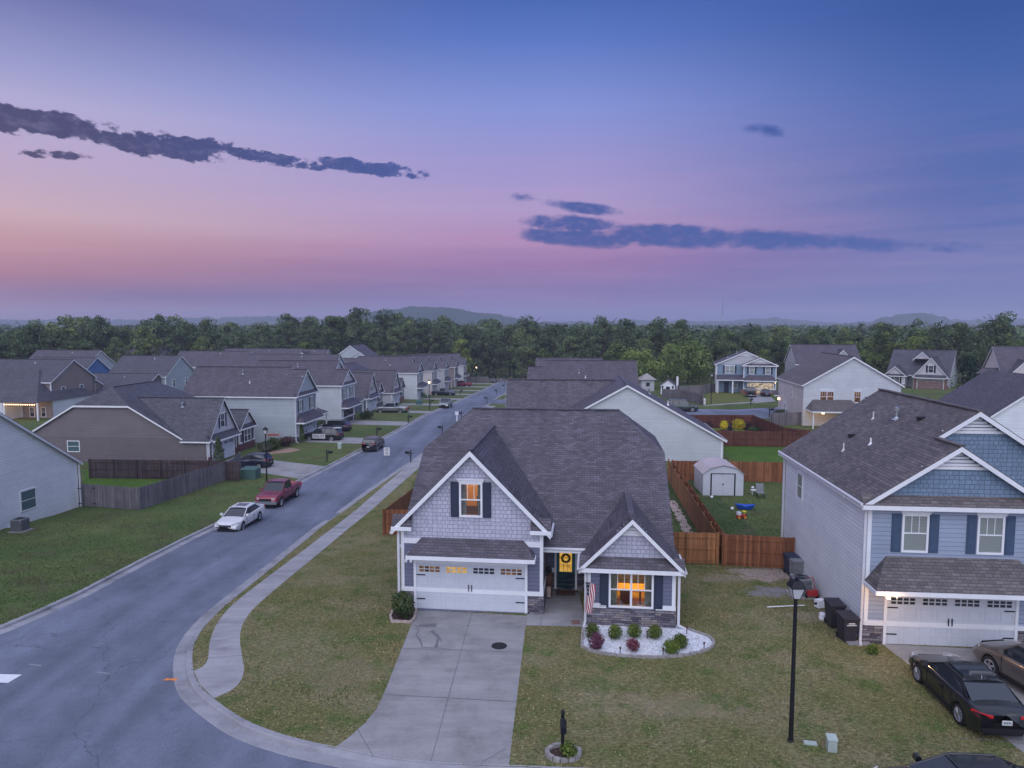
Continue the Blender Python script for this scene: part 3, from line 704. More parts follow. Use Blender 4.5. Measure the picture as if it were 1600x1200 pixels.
        for q in (-.07,.07): MB().box(xm+q-.016,xm+q+.016,y-.075,y-.03,h*.42,h*.56).build('handle',M['black'],do)
    def stone(s,x0,x1,y0,y1,z1,m='stone'): s.sm=m;s.S.box(x0,x1,y0,y1,-3,z1)
    def pipe(s,x,y,z,h=.45,r=.05,m='trim',cap=False):
        mb=MB().tube((x,y,z-.1),(x,y,z+h),r);mb.lathe([(r*3.2,0.),(r*1.6,.1),(r,.16)],(x,y,z),'z',10)
        if cap: mb.lathe([(0,h+.14),(r*2.0,h+.10),(r*2.0,h-.06),(r,h-.06)],(x,y,z),'z',10)
        mb.build('vent_pipe',M['steel' if cap else m],s.o)
    def downspout(s,x,y,z0,z1,dx=0,dy=-1):
        mb=MB();mb.box(x-.05,x+.05,y-.05,y+.05,z0+.18,z1);mb.tube((x,y,z0+.2),(x+dx*.35,y+dy*.35,z0+.06),.055);mb.tube((x,y,z1-.03),(x-dx*.05,y-dy*.05,z1+.22),.05)
        mb.build('downspout',M['gutter'],s.o)
    def gutter(s,a,b,r=.065):
        s.Gu.tube(a,b,r,r,8)
    def done(s,gname='gable_wall'):
        if s.W.f: s.W.build('wall',s.wm,s.o)
        for m_ in islands(s.G): m_.build('gable_wall',s.gm,s.o)
        s.Rf.build('roof',s.rm,s.o)
        if s.T.f: s.T.build('trim',s.tm,s.o)
        for m_ in islands(s.S): m_.build('stone_skirt' if s.sm=='stone' else 'brick_skirt',M[s.sm],s.o)
        for m_ in islands(s.Gu): m_.build('gutter',M['gutter'],s.o)
        return s.o
mat('room_wall',base=(.62,.40,.14),rough=.9);mat('room_floor',base=(.20,.10,.05),rough=.6);noisy('curtain',(.20,.22,.20),.2,6);noisy('furniture',(.10,.045,.035),.2,5);noisy('table_cloth',(.75,.45,.10),.1,5)
def fcg(t,b):
    nt=t.nt;gl=t.n('ShaderNodeBsdfGlossy',{0:(1,1,1),1:.03});tr=t.n('ShaderNodeBsdfTransparent',{0:(.88,.9,.9)});mx=t.n('ShaderNodeMixShader',{0:.12,1:tr.outputs[0],2:gl.outputs[0]})
    L(t,mx.outputs[0],nt.nodes['Material Output'].inputs[0])
mat('clear_glass',fcg)
def inroom(h,x0,x1,y0,y1,z0,z1,e):
    MB().poly([(x0,y1,z0),(x1,y1,z0),(x1,y1,z1),(x0,y1,z1)]).poly([(x0,y0,z0),(x0,y1,z0),(x0,y1,z1),(x0,y0,z1)]).poly([(x1,y0,z0),(x1,y1,z0),(x1,y1,z1),(x1,y0,z1)]).poly([(x0,y0,z1),(x1,y0,z1),(x1,y1,z1),(x0,y1,z1)]).poly([(x0,y0,z0),(x1,y0,z0),(x1,y1,z0),(x0,y1,z0)]).build('room',M['room_wall'],h.o)
    l=bpy.data.lights.new('room_light','POINT');l.energy=e;l.color=(1,.62,.22);l.shadow_soft_size=.25
    o=bpy.data.objects.new('room_light',l);C.objects.link(o);o.parent=h.o;o.location=((x0+x1)/2+.2,(y0+y1)/2,z1-.45)
def drape(h,x0,x1,y,z0,z1):
    mb=MB();n=14;i0=0
    for k in range(n+1):
        x=x0+(x1-x0)*k/n;yy=y+.035*math.sin(k*1.9);mb.v+=[(x,yy,z0),(x,yy,z1)]
    for k in range(n): mb.f.append((2*k,2*k+2,2*k+3,2*k+1))
    mb.build('curtain',M['curtain'],h.o,smooth=True)
def room(h):
    a,b,c,d=9.44,11.16,.93,2.35
    h.W.box(8.45,a,-1,-.85,-3,2.9).box(b,12.15,-1,-.85,-3,2.9).box(a,b,-1,-.85,-3,c).box(a,b,-1,-.85,d,2.9)
    h.W.box(8.45,8.6,-.85,6,-3,2.9).box(12.0,12.15,-.85,6,-3,2.9)
    inroom(h,8.62,11.98,-.84,3.6,.2,2.7,100)
    drape(h,9.30,9.72,-.66,.5,2.5);drape(h,10.9,11.3,-.66,.5,2.5)
    MB().box(9.5,11.1,.9,1.7,.85,.93).build('table_top',M['table_cloth'],h.o);MB().box(9.7,9.78,1.,1.1,.2,.85).box(10.8,10.88,1.,1.1,.2,.85).box(9.9,10.4,.3,.75,.2,.72).box(9.9,10.4,.3,.34,.72,1.12).build('furniture',M['furniture'],h.o)
    MB().box(10.75,11.25,3.5,3.58,1.45,2.05).build('picture_frame',M['furniture'],h.o);MB().box(9.3,9.9,3.45,3.55,1.5,2.3).build('picture_frame',M['curtain'],h.o)
def gable_hole(h):
    ze,zr=4.06,7.33;m=3.225;a,b,c,d=2.785,3.665,4.42,5.84;sl=(zr-ze)/m
    za=ze+sl*a;h.G.prism([(0,0,ze),(a,0,ze),(a,0,za)],(0,.05,0));h.G.prism([(6.45,0,ze),(6.45-(6.45-b),0,ze),(b,0,ze+sl*(6.45-b))],(0,.05,0))
    h.G.prism([(a,0,ze),(b,0,ze),(b,0,c),(a,0,c)],(0,.05,0));h.G.prism([(a,0,d),(b,0,d),(b,0,ze+sl*(6.45-b)),(m,0,zr),(a,0,za)],(0,.05,0))
    inroom(h,2.0,4.5,.06,2.6,3.6,6.1,55);drape(h,2.72,2.98,.16,4.2,5.9);drape(h,3.5,3.72,.16,4.2,5.9)
    MB().box(3.3,3.9,1.2,1.6,3.6,5.0).build('furniture',M['furniture'],h.o)
HR=R(-6.2)
# --- main house -----------------------------------------------------------
mo=un(628.5,953)
h=House('corner_house','grey blue house with clipped dark roof and amber windows, in the centre foreground','house',mo,HR,'siding_main','roof_main',gable='shake_main',base=0.)
h.block(0,6.45,0,3.2,3.4);h.block(0,12.05,3.2,15.9,2.9);room(h)
h.clip_gable(0,12.05,.95,16.1,2.95,8.15,6.3,2.2,oh=.3)
h.G.box(-.01,12.06,8.,15.9,2.8,2.9)
# garage wing: steep front gable in shakes
h.gable(0,6.45,0,8.6,4.08,7.35,'y',oh=.36,of=.32,ob=0,wf=False,wb=False)
gable_hole(h)
for q_ in (-.36,6.81): h.board((q_,-.305,4.08-.365),(3.225,-.305,7.35),.24)
h.G.box(0,6.45,-.015,.05,3.28,4.06)
h.G.box(-.012,.05,0,3,3.28,4.06);h.G.box(6.4,6.462,0,3,3.28,4.06)
h.T.box(-.02,6.47,-.035,.05,3.04,3.28);h.T.box(-.02,6.47,-.035,.05,.80,1.0)
h.T.box(-.035,0,-.03,3,.8,1.0);h.T.box(6.45,6.485,-.03,3,.8,1.0)
h.corners([(0,0,1,-1),(6.45,0,-1,-1)],0,4.06)
h.stone(-.04,.52,-.045,.4,.80);h.stone(5.68,6.50,-.045,3.1,.80);h.stone(6.5,8.4,3.12,3.3,.80)
h.G.box(0,6.45,7.9,8,3,3.9)
# eave returns beside the gable and the skirt roof over the garage door
for xx in(-.36,5.92): h.shed_roof(xx,xx+.90,-.32,.0,3.84,4.30,(0,0))
h.shed_roof(.42,6.12,-.72,0,2.66,3.28,(1,1),d=.55)
h.garage(.68,5.66,0,2.15,('lit_dim','lit_gold','glass_dark','lit_dim'))
h.window('F',-.055,3.225,4.42,.88,1.42,'shutter',pane='clear_glass',lab='upper gable window with amber light inside and dark shutters')
# porch
h.T.box(6.45,8.45,.62,.7,2.62,2.82)
fd=MB().box(6.83,6.93,3.06,3.2,0,2.16).box(7.84,7.94,3.06,3.2,0,2.16).box(6.93,7.84,3.06,3.2,2.06,2.16).build('door_frame',M['trim'],h.o)
dr=MB().box(6.93,7.84,3.12,3.19,.02,2.06).build('front_door',M['p_teal'],h.o);dr['label']='dark front door with amber glass and a wreath'
MB().poly([(7.08,3.112,.85),(7.69,3.112,.85),(7.69,3.112,1.94),(7.08,3.112,1.94)]).build('pane',M['lit_gold'],dr)
mg=MB()
for xx in (7.07,7.28,7.48,7.69): mg.box(xx-.008,xx+.008,3.10,3.11,.85,1.94)
for zz in (.85,1.2,1.56,1.94): mg.box(7.07,7.69,3.10,3.11,zz-.01,zz+.01)
mg.build('window_grid',M['black'],dr)
h.T.box(6.5,6.83,3.15,3.21,.80,1.0);h.T.box(7.94,8.45,3.15,3.21,.80,1.0)
MB().box(8.37,8.445,.2,.5,1.1,1.95).build('number_board',M['black'],h.o)
# front room
h.gable(8.45,12.15,-1,7.5,2.9,4.75,'y',oh=.36,of=.34,ob=0,wf=False,wb=False)
# triangular shake gable above a skirt roof
h.G.prism([(9.1,-1.01,3.2),(11.5,-1.01,3.2),(10.30,-1.01,4.72)],(0,.05,0))
h.G.prism([(8.45,-1.,2.88),(12.15,-1.,2.88),(10.30,-1.,4.70)],(0,.1,0))
for s_,x_ in((-1,8.45-.38),(1,12.15+.38)): h.board((x_,-1.36,2.56),(10.30,-1.36,4.77))
h.shed_roof(8.09,12.51,-1.34,-1.,2.60,3.0,(0,0))
h.T.box(9.6,11.0,-1.05,-1.02,4.02,4.12)
lv=MB()
for k in range(4): z0=4.13+k*.13;hw_=.62-(k*.13)*1.02;lv.box(10.30-hw_,10.30+hw_,-1.055,-1.015,z0,z0+.10)
lv.build('louvre',M['trim'],h.o)
h.T.box(8.43,9.25,-1.035,-.95,.80,1.0);h.T.box(11.35,12.17,-1.035,-.95,.80,1.0);h.T.box(12.15,12.185,-1.03,4,.8,1.0)
h.corners([(8.45,-1,1,-1),(12.15,-1,-1,-1)],0,2.75)
h.stone(8.41,12.20,-1.045,-.9,.80);h.stone(12.1,12.195,-1.,4,.80)
h.stone(8.405,8.47,-1,3.1,.80)
h.window('F',-1.0,10.30,.93,.86,1.42,'shutter',n=2,pane='clear_glass',lab='wide ground floor twin window glowing amber with dark shutters')
h.window('R',12.07,9.,1.1,.9,1.3)
h.downspout(-.1,-.12,0,3.5);h.downspout(8.36,-1.12,0,2.4,-.2,-1);h.downspout(12.3,-1.08,0,2.4,1,-.3)
h.gutter((6.4,.60,2.80),(8.45,.60,2.80));h.gutter((-.40,-.3,3.58),(-.40,4.5,3.58));h.gutter((6.83,-.3,3.66),(6.83,1.6,3.66));h.gutter((12.55,-1.3,2.56),(12.55,1.0,2.56));h.gutter((8.05,-1.3,2.58),(8.05,.6,2.58))
h.pipe(10.2,9.9,7.5,.4);h.pipe(11.,10.9,6.9,.5)
fl=MB()
for q in(.4,.62): fl.tube((q,-.62,2.5),(q,-.76,2.44),.055,.07)
fl.build('floodlight',M['trim'],h.o)
h.done();MH=h
def hl(p,z=None):   # local point of the main house to world
    a=HR;x,y=p;return (mo[0]+x*math.cos(a)-y*math.sin(a),mo[1]+x*math.sin(a)+y*math.cos(a))
# --- two-storey builder ----------------------------------------------------
def two(name,label,loc,rz,wall,side,roof,gable,group,W_=6.6,WT=11.6,D=11.2,sh='shutter',set_=2.0,mirror=False,detail=2,zr1=None,wu=None,pane='blinds',garw=('glass_dark',)*4,open_=None,low=False,ze=6.0,pit=.57,base=None,porch=True):
    h=House(name,label,'house',loc,rz,wall,roof,group,gable,base=base)
    X=(lambda a,b:(a,b)) if not mirror else (lambda a,b:(WT-b,WT-a))
    r1=ze+pit*W_/2;r2=ze+pit*WT/2
    if mirror: g1=(WT-W_,WT)
    else: g1=(0,W_)
    h.block(g1[0],g1[1],0,set_,ze);h.block(0,WT,set_,D,ze)
    if side!=wall:
        sm=MB();sm.box(-.03,.0,.0 if not mirror else set_,D,-3,ze);sm.box(WT,WT+.03,set_ if not mirror else 0,D,-3,ze);sm.box(0,WT,D,D+.03,-3,ze)
        for m_ in islands(sm): m_.build('side_wall',M[side],h.o)
    h.gable(0,WT,set_,D,ze,r2,'y',oh=.35,of=.3,ob=.3)
    h.gable(g1[0],g1[1],0,set_-.28,ze,r1,'y',oh=.35,of=.32,ob=0,wb=False)
    h.shed_roof(g1[0]-.34,g1[1]+.34,-.33,0,ze-.22,ze+.12,(0,0))
    c=[(0,0,1,-1),(W_,0,-1,-1),(WT,set_,-1,-1)] if not mirror else [(WT-W_,0,1,-1),(WT,0,-1,-1),(0,set_,1,-1)]
    h.corners(c,0,ze-.05)
    gx0,gx1=g1[0]+.85,g1[0]+.85+4.9
    cx=(gx0+gx1)/2
    h.shed_roof(g1[0]-.05,g1[1]+.05,-1.15,0,2.62,3.62,(1,1),d=.8)
    if open_: h.garage(gx0,gx1,0,2.13,open_=open_)
    else: h.garage(gx0,gx1,0,2.13,garw)
    for u in (wu or (g1[0]+1.55,g1[1]-1.6)): h.window('F',0,u,3.95,.85,1.4,sh,pane=pane)
    zl=r1-1.05
    lv=MB()
    if detail>1:
        for (xm,yy,zt) in ((sum(g1)/2,-.01,r1),(WT/2,set_-.01,r2)):
            for k in range(4): z0=zt-.78+k*.14;w2=(zt-z0-.22)/pit;lv.box(xm-w2,xm+w2,yy-.05,yy-.005,z0,z0+.10)
            h.T.box(xm-1.35,xm+1.35,yy-.055,yy-.01,zt-.92,zt-.80);lv.build('louvre',M['trim'],h.o);lv=MB()
        h.T.box(g1[0],g1[1],-.04,.01,.80,1.0)
        h.stone(g1[0]-.04,g1[0]+.72,-.045,.5,.80);h.stone(g1[1]-.72,g1[1]+.04,-.045,.5,.80)
    # porch side
    px0,px1=(g1[1],WT if WT-W_>2 else WT+3) if not mirror else (0,g1[0])
    if porch:
        h.shed_roof(px0,px1+.2,set_-2.6,set_,2.7,3.5,(0,0))
        for xx in (px0+.15 if mirror else px1-.15,): h.T.box(xx-.1,xx+.1,set_-2.5,set_-2.3,-.6,2.7)
        MB().box((px0+px1)/2-1.0,(px0+px1)/2-.1,set_-.05,set_,0,2.05).build('front_door',M['shutter'],h.o)
    h.window('F',set_,(px0+px1)/2,3.95,.85,1.4,sh,n=2 if detail>1 else 1,pane=pane)
    h.window('F',set_,(px0+px1)/2+1.1,.9,.85,1.4,None,pane=pane)
    h.downspout(-.12,-.0 if not mirror else set_,0,ze-.3,-.3,-1)
    h.pipe(WT*.36,D*.55,ze+pit*WT*.36,.5,.07,cap=True);h.pipe(WT*.2,D*.45,ze+pit*WT*.2,.35,.04);
    return h
# --- right house -----------------------------------------------------------
ro=un(1348.5,1004)
h=two('two_storey_house','pale blue two storey house with white side wall, brown shingle roof and lit garage lamp on the right','',0,'siding_blue','siding_white','roof_right','shake_blue',None,base=0.) if False else None
h=two('blue_house','blue two storey house with white side wall and brown shingles, garage lamp lit, right foreground',ro,R(-5.2),'siding_blue','siding_white','roof_right','shake_blue',None,sh='shutter_blue',base=.0,garw=('glass_dark',)*4,W_=6.5,WT=9.9,D=11.2,pit=.67,wu=(1.8,4.65))
h.window('L',-.03,8.6,3.9,.8,1.25,None,pane='blinds',crown=False,mt=False)
for (x,y) in ((1.2,6.2),(3.2,7.9)): h.pipe(x,y,6+.67*x,.42,.035,'plate')
for (x,y) in ((2.0,7.3),(3.9,4.4)): MB().box(x-.18,x+.18,y-.12,y+.12,6+.67*x,6+.67*x+.16).build('roof_vent',M['black'],h.o)
h.gutter((-.38,-.3,5.84),(-.38,11.4,5.84));h.downspout(-.12,11.2,-.8,5.6,-.2,.5)
fl=MB();fl.tube((.55,-.95,2.50),(.42,-1.10,2.38),.06,.085);fl.tube((.62,-.95,2.50),(.80,-1.1,2.42),.05,.07);fo=fl.build('floodlight',M['trim'],h.o)
MB().lathe([(0,-.03),(.07,0),(0,.05)],(.42,-1.13,2.36),'z',10).build('bulb',M['bulb'],fo)
h.done()
def lamp(loc,e,col=(1,.68,.38),r=.06,par=None):
    l=bpy.data.lights.new('lamp_light','POINT');l.energy=e;l.color=col;l.shadow_soft_size=r
    o=bpy.data.objects.new('lamp_light',l);C.objects.link(o);o.location=loc;return o
a=R(-5.2);lp=lambda x,y:(ro[0]+x*math.cos(a)-y*math.sin(a),ro[1]+x*math.sin(a)+y*math.cos(a))
q=lp(.40,-1.36);lamp((q[0],q[1],2.22),46,(1,.56,.24))
# --- ranch builder (like the corner house) --------------------------------
def ranch(name,label,loc,rz,wall,roof,gable,group,brick='brick_plum',sh='shutter',mirror=False,zs=1.,clip=True,D=15.9,W_=12.05,lit_=None,gd=True,low='stone',base=None,oa=None,gp=2.2):
    h=House(name,label,'house',loc,rz,wall,roof,group,gable,base=base)
    m=(lambda a,b:(a,b)) if not mirror else (lambda a,b:(W_-b,W_-a))
    g0,g1=m(0,6.25);f0,f1=m(8.1,W_)
    h.block(g0,g1,0,3.2+gp,2.9);h.block(0,W_,3.2+gp,D+gp,2.9);h.block(f0,f1,.5,6+gp,2.9)
    if clip: h.clip_gable(0,W_,.95+gp,D+.2+gp,2.95,8.15,6.3,2.2)
    else: h.gable(0,W_,.95+gp,D+.2+gp,2.95,8.15,'x')
    if gable!=wall:
        sm=MB()
        for xx,d in ((-.012,1),(W_+.012,-1)): 
            yc=(6.3-2.95)/5.2*(D-.75)/2 if clip else 7.57
            sm.prism([(xx,.95+gp,2.9),(xx,D+.2+gp,2.9),(xx,D+.2+gp-yc,6.28 if clip else 8.1),(xx,.95+gp+yc,6.28 if clip else 8.1)] if clip else [(xx,.95+gp,2.9),(xx,D+.2+gp,2.9),(xx,8.525+gp,8.1)],(d*.01,0,0))
        for m_ in islands(sm): m_.build('side_wall',M[wall],h.o)
    h.gable(g0,g1,0,.9+gp,2.95,6.9,'y',oh=.36,of=.32,ob=0,wb=False);h.gable(g0,g1,.9+gp,8.6+gp,2.95,6.9,'y',oh=.0,of=.0,ob=0,wb=False,wf=False,trim=False)
    for xx in(g0-.36,g1-.54): h.shed_roof(xx,xx+.90,-.32,.0,2.62,3.05,(0,0))
    h.shed_roof(g0+.2,g1-.2,-.72,0,2.5,3.1,(1,1),d=.5)
    h.corners([(g0,0,1,-1),(g1,0,-1,-1)],0,2.9)
    gw=('glass_dark',)*4
    h.garage(g0+.68,g0+5.58,0,2.1,gw)
    h.window('F',-.0,(g0+g1)/2,3.7,.88,1.42,sh)
    h.gable(f0,f1,-1+1.5,7.5+gp,2.9,4.75,'y',oh=.36,of=.34,ob=0,wb=False)
    h.shed_roof(f0-.36,f1+.36,-1.34+1.5,-1.+1.5,2.60,3.0,(0,0))
    h.T.box(f0-.02,f1+.02,-1.035+1.5,-.95+1.5,.80,1.0);h.corners([(f0,.5,1,-1),(f1,.5,-1,-1)],0,2.75)
    h.stone(f0-.04,f1+.04,-1.045+1.5,-.9+1.5,.80,brick);h.S.box(g0-.04,g0+.5,-.045,.4,-3,.8);h.S.box(g1-.5,g1+.04,-.045,3,-3,.8);h.S.box(f0-.05,f0+.1,.5,3.2+gp,-3,.8)
    h.window('F',-1.035+1.5,(f0+f1)/2,.93,.86,1.42,sh,n=2)
    MB().box((g1+f0)/2-.45,(g1+f0)/2+.45,3.1+gp,3.2+gp,0,2.05).build('front_door',M['shutter'],h.o)
    h.pipe(g0+2.4,4.2,5.9,.5,.09,cap=True)
    h.downspout(g0-.1,.15,0,2.6)
    return h
ROW=R(90-5);GL='houses along the left side of the street'
h=ranch('brown_house','low brown sided house with clipped dark roof behind the weathered fence on the left of the street','',0,'siding_brown','roof_slate','shake_pale',GL) if False else None
L1=un(322,712.5);L1=(-32.9,76.2)
h=ranch('brown_house','low brown sided house with clipped dark roof behind the dark wooden fence',L1,ROW,'siding_brown','roof_slate','shake_pale',GL,D=18.6)
h.window('L',0.,15.6,1.2,1.3,1.1,None,pane='teal_glass',crown=False,mt=False)
h.done()
def onrow(y,dx=0): return (HF(y)+dx,y)
specs=[('two',90.5,'sage green two storey house behind the police car, white garage door closed','siding_sage','roof_plum',None),
 ('two',108.3,'grey blue two storey house with its garage open and belongings inside','siding_mist','roof_plum','garage'),
 ('ranch',126,'dark slate one and a half storey house behind the silver pickup','siding_slate','roof_plum',None),
 ('ranchb',143.5,'pale one and a half storey house with red brick front and round hedge','siding_pale','roof_plum',None),
 ('two',161,'pale two storey house behind the dark pickup beyond the brick house','siding_mist','roof_plum',None),
 ('two',178,'white two storey house with arched porch behind the maroon pickup up the street','siding_cream','roof_slate',None),
 ('two',195,'cream two storey house third from the far end of the street row','siding_pale','roof_plum',None),
 ('two',212,'tan two storey house second from the far end of the street row','siding_tan','roof_plum',None),
 ('two',229,'pale blue two storey house last in the street row beside the lit lamp','siding_mist','roof_slate',None)]
def fbelong(t,b):
    n=t.n('ShaderNodeTexVoronoi',{'Vector':uvn(t,1.2,1.2),'Scale':3.2}).outputs[1];c=t.mix(.75,n,(.03,.03,.04));c=t.mix(1.,c,t.ramp(nz(t,uvn(t),2.,4),[(.4,.15),(.62,1.1)]),'MULTIPLY');L(t,c,b.inputs[0])
mat('garage',fbelong,rough=.8)
def fbl(t,b):
    n=t.n('ShaderNodeTexVoronoi',{'Vector':uvn(t,1.2,1.2),'Scale':3.2}).outputs[1];c=t.mix(.85,n,(.9,.72,.5));c=t.mix(1.,c,t.ramp(nz(t,uvn(t),2.,4),[(.35,.1),(.6,.9)]),'MULTIPLY');L(t,c,b.inputs['Emission Color'])
mat('garage_lit',fbl,base=(.05,.04,.03),emit=(1,1,1),es=.8)
for i,(k,y,lab,wl,rf,op) in enumerate(specs):
    if k=='two':
        h=two('street_house',lab,onrow(y,0),ROW,wl,wl,rf,'shake_pale' if i else 'siding_sage',GL,WT=7.8 if i==0 else 10.6,W_=7.2 if i==0 else 6.6,D=15.,ze=6.25,pit=.84 if i==0 else .62,set_=2.2,detail=2 if i<3 else 1,open_=op,sh='black')
    else: h=ranch('street_house',lab,onrow(y,-1.2),ROW,wl,rf,'shake_pale',GL,brick='brick_red' if k=='ranchb' else 'stone',sh='black')
    if k=='ranchb':
        h.S.box(-.03,6.28,-.03,.1,2.2,2.95)
    h.done()
# --- left foreground white house: gable end towards the street -------------
lo=un(123,792)
h=House('white_house','white lap sided house end with dark roof edge in the left foreground','house',lo,R(-5),'siding_left','roof_slate',None,trim='gutter')
h.block(-14,0,-17,0,3.75);h.gable(-14,0,-17,0,3.8,9.25,'x',oh=.35,of=.3,ob=.30)
h.T.box(-.10,.03,-.14,.02,-1.5,3.75)
h.window('R',.02,-5.3,1.25,1.4,1.4,None,pane='teal_glass',crown=False,mt=False)
h.downspout(.12,.12,-.6,3.5,.3,.6)
for (y,z) in ((-12.2,2.4),(-7.3,.25)): MB().box(.0,.12,y-.1,y+.1,z,z+.2).build('wall_vent',M['gutter'],h.o)
h.done()
# --- houses right of the street, behind the corner house --------------------
bo=un(1128,722)
h=House('gable_house','pale blue grey house with a broad siding gable, just behind the corner house','house',bo,R(-5),'siding_mist','roof_main',None,base=g(*bo))
h.block(-18.8,0,0,12,2.3);h.gable(-18.8,0,0,12.2,2.35,7.6,'x' if False else 'y',oh=.35,of=.3,ob=.3)
h.gable(-22,-9.4,6.3,12.4,3.2,7.3,'x',oh=.3,of=.3,ob=0,wb=False);h.block(-21.6,-10,6.3,12.4,3.2)
h.gable(-20,-9.4,.6,5.2,2.9,5.6,'x',oh=.3,of=.3,ob=0,wb=False) if False else None
h.corners([(0,0,-1,-1),(-18.8,0,1,-1)],-1,2.3)
h.window('F',0,-9.2,.7,1.0,1.3,None,crown=False)
h.downspout(.06,.1,-1,2.1,.3,-.3);h.gutter((.4,-.2,2.16),(.4,12,2.16));h.pipe(-4.8,4.5,4.9+.2,.5,.06);h.pipe(-6.5,7,6.0,.5,.08,cap=True)
h.done()
b2=un(825,604);b2=(2.6,112.)
h=House('long_roof_house','two storey house with a long dark roof slope side on, second behind the corner house','house',b2,R(-5),'siding_pale','roof_plum',None)
h.block(0,17,0,10.5,5.3);h.gable(2.4,17,0,10.5,5.35,9.2,'x',oh=.4,of=.3,ob=.3,mid=5.);h.gable(0,3,0,8.4,5.35,8.2,'x',oh=.4,of=.3,ob=0,mid=4.)
h.pipe(8,2.6,7.3,.5,.07,cap=True);h.pipe(9,1.6,6.6,.4,.05);h.done()
h=House('far_right_house','dark roofed house showing its small front gable just above the long roof','house',(5,150),R(85),'siding_pale','roof_plum',None)
h.block(0,11,-14,0,5.5);h.gable(0,11,-14,0,5.5,9.0,'y');h.done()
# --- cul-de-sac houses -----------------------------------------------------
c1=un(1119,613.5)
c1b=un(1205,617)
rc=math.atan2(c1b[1]-c1[1],c1b[0]-c1[0])
h=two('blue_shuttered_house','blue two storey house with porch columns and glowing open garage across the back street',c1,R(-14),'siding_c1','siding_cream','roof_plum','siding_pale',None,mirror=True,WT=11.4,W_=6.2,D=9.5,ze=5.8,set_=1.6,pit=.45,open_='garage_lit',sh='shutter')
h.T.box(.1,.35,-.9,-.65,-.3,2.7);h.T.box(3.0,3.25,-.9,-.65,-.3,2.7);h.stone(4.6,5.8,-.05,.2,.8,'brick_red')
fo=MB().lathe([(0,-.05),(.10,0),(0,.08)],(11.15,-1.25,2.3),'z',10).build('bulb',M['bulb_far'],h.o)
h.done()
c2=un(1254,665)
h=House('white_gable_house','white two storey house with wide gable and glowing patio, right of the garden','house',c2,R(-7),'siding_mist','roof_right',None,gable='siding_mist')
h.block(0,12.4,0,13.5,5.6);MB().box(-.04,0,-.02,13.5,-3,5.6).build('side_wall',M['siding_cream'],h.o)
h.gable(0,12.4,0,13.5,5.65,9.35,'y',oh=.3,of=.3,ob=.3)
h.window('F',0,3.0,3.3,.85,1.35,None,n=2,pane='lit_dim');h.window('F',0,6.9,3.3,.8,1.35,None,pane='lit_dim')
h.window('L',-.04,5.9,3.2,.5,1.4,None);h.window('L',-.04,9.3,.6,.6,1.3,None,n=2)
h.shed_roof(.3,7,-3.2,0,2.3,3.5,(1,1),d=.9)
for xx in (.5,6.8): h.T.box(xx-.07,xx+.07,-3.,-2.86,-.5,2.25)
MB().box(1.6,1.9,-2.9,-2.7,2.0,2.2).build('patio_lamp',M['bulb_far'],h.o)
MB().box(-.25,-.05,12.5,12.7,2.2,2.5).build('bulb',M['bulb_far'],h.o)
h.shed_roof(-.9,.2,12.2,15.,2.9,3.3,(0,0))
h.done()
a=R(-7);q=(c2[0]+1.75*math.cos(a),c2[1]-2.2);lamp((q[0],q[1]-.2,g(*c2)+1.9),60,(1,.55,.2))
c3=un(1243,570,5.6)
h=House('back_roof_house','dark roofed two storey house behind the white gable house','house',(60.2,150),R(-8),'siding_pale','roof_plum',None)
h.block(0,13,0,10,5.6);h.gable(0,13,0,10,5.7,9.5,'x');h.gable(8,11,1.,6,6.8,8.5,'y',ob=0,wb=False);h.done()
c4=un(1433,607);
h=ranch('brick_garage_house','cream gabled house with red brick above its wide garage door, right background',(c4[0]-6.5*math.cos(R(-38)),c4[1]-6.5*math.sin(R(-38))),R(-38),'siding_mist','roof_slate','shake_pale',None,brick='brick_red',sh='black',clip=False,mirror=True)
h.S.box(5.77,12.08,-.03,.1,-1,2.9);h.gable(5.0,8.,5.,9.5,6.4,7.9,'y',ob=0,wb=False)
h.done()
h=House('right_edge_house','dark roofed house cut off by the right edge of the picture in the background','house',(84.5,122),R(-20),'siding_cream','roof_plum',None)
h.block(0,16,0,12,5.2);h.gable(0,16,0,12,5.2,9.8,'x');h.gable(1,5,-1,6,5.4,7.6,'y',ob=0,wb=False);h.block(-3,6,-3,8,3);h.gable(-3,6,-3,8,3.,6.,'x');h.done()
h=House('clipped_white_house','white house with a clipped gable behind the blue house ridge at the right edge','house',(48.,73.5),R(-5),'siding_white','roof_plum',None)
h.block(0,15.9,0,12,2.9)
ym=7.95
for (yy,d) in ((-.3,1),):
    h.rp((-.3,yy,2.7),(4.9,yy,6.3),(7.95,yy+2.2,8.15),(7.95,12,8.15),(-.3,12,2.7));h.rp((16.2,yy,2.7),(16.2,12,2.7),(7.95,12,8.15),(7.95,yy+2.2,8.15),(11.,yy,6.3));h.rp((4.9,yy,6.3),(11.,yy,6.3),(7.95,yy+2.2,8.15))
    h.board((-.3,yy-.02,2.7),(4.9,yy-.02,6.3));h.board((4.9,yy-.02,6.3),(11,yy-.02,6.3));h.board((11,yy-.02,6.3),(16.2,yy-.02,2.7))
    h.G.prism([(0,0,2.85),(15.9,0,2.85),(11,0,6.28),(4.9,0,6.28)],(0,.1,0))
h.window('F',0,8.2,3.4,.8,.9,None,n=2,crown=False);h.block(-7,2,4,14,2.4);h.gable(-7,0,4,14,2.4,5.0,'x',ob=0,wb=False)
h.done()
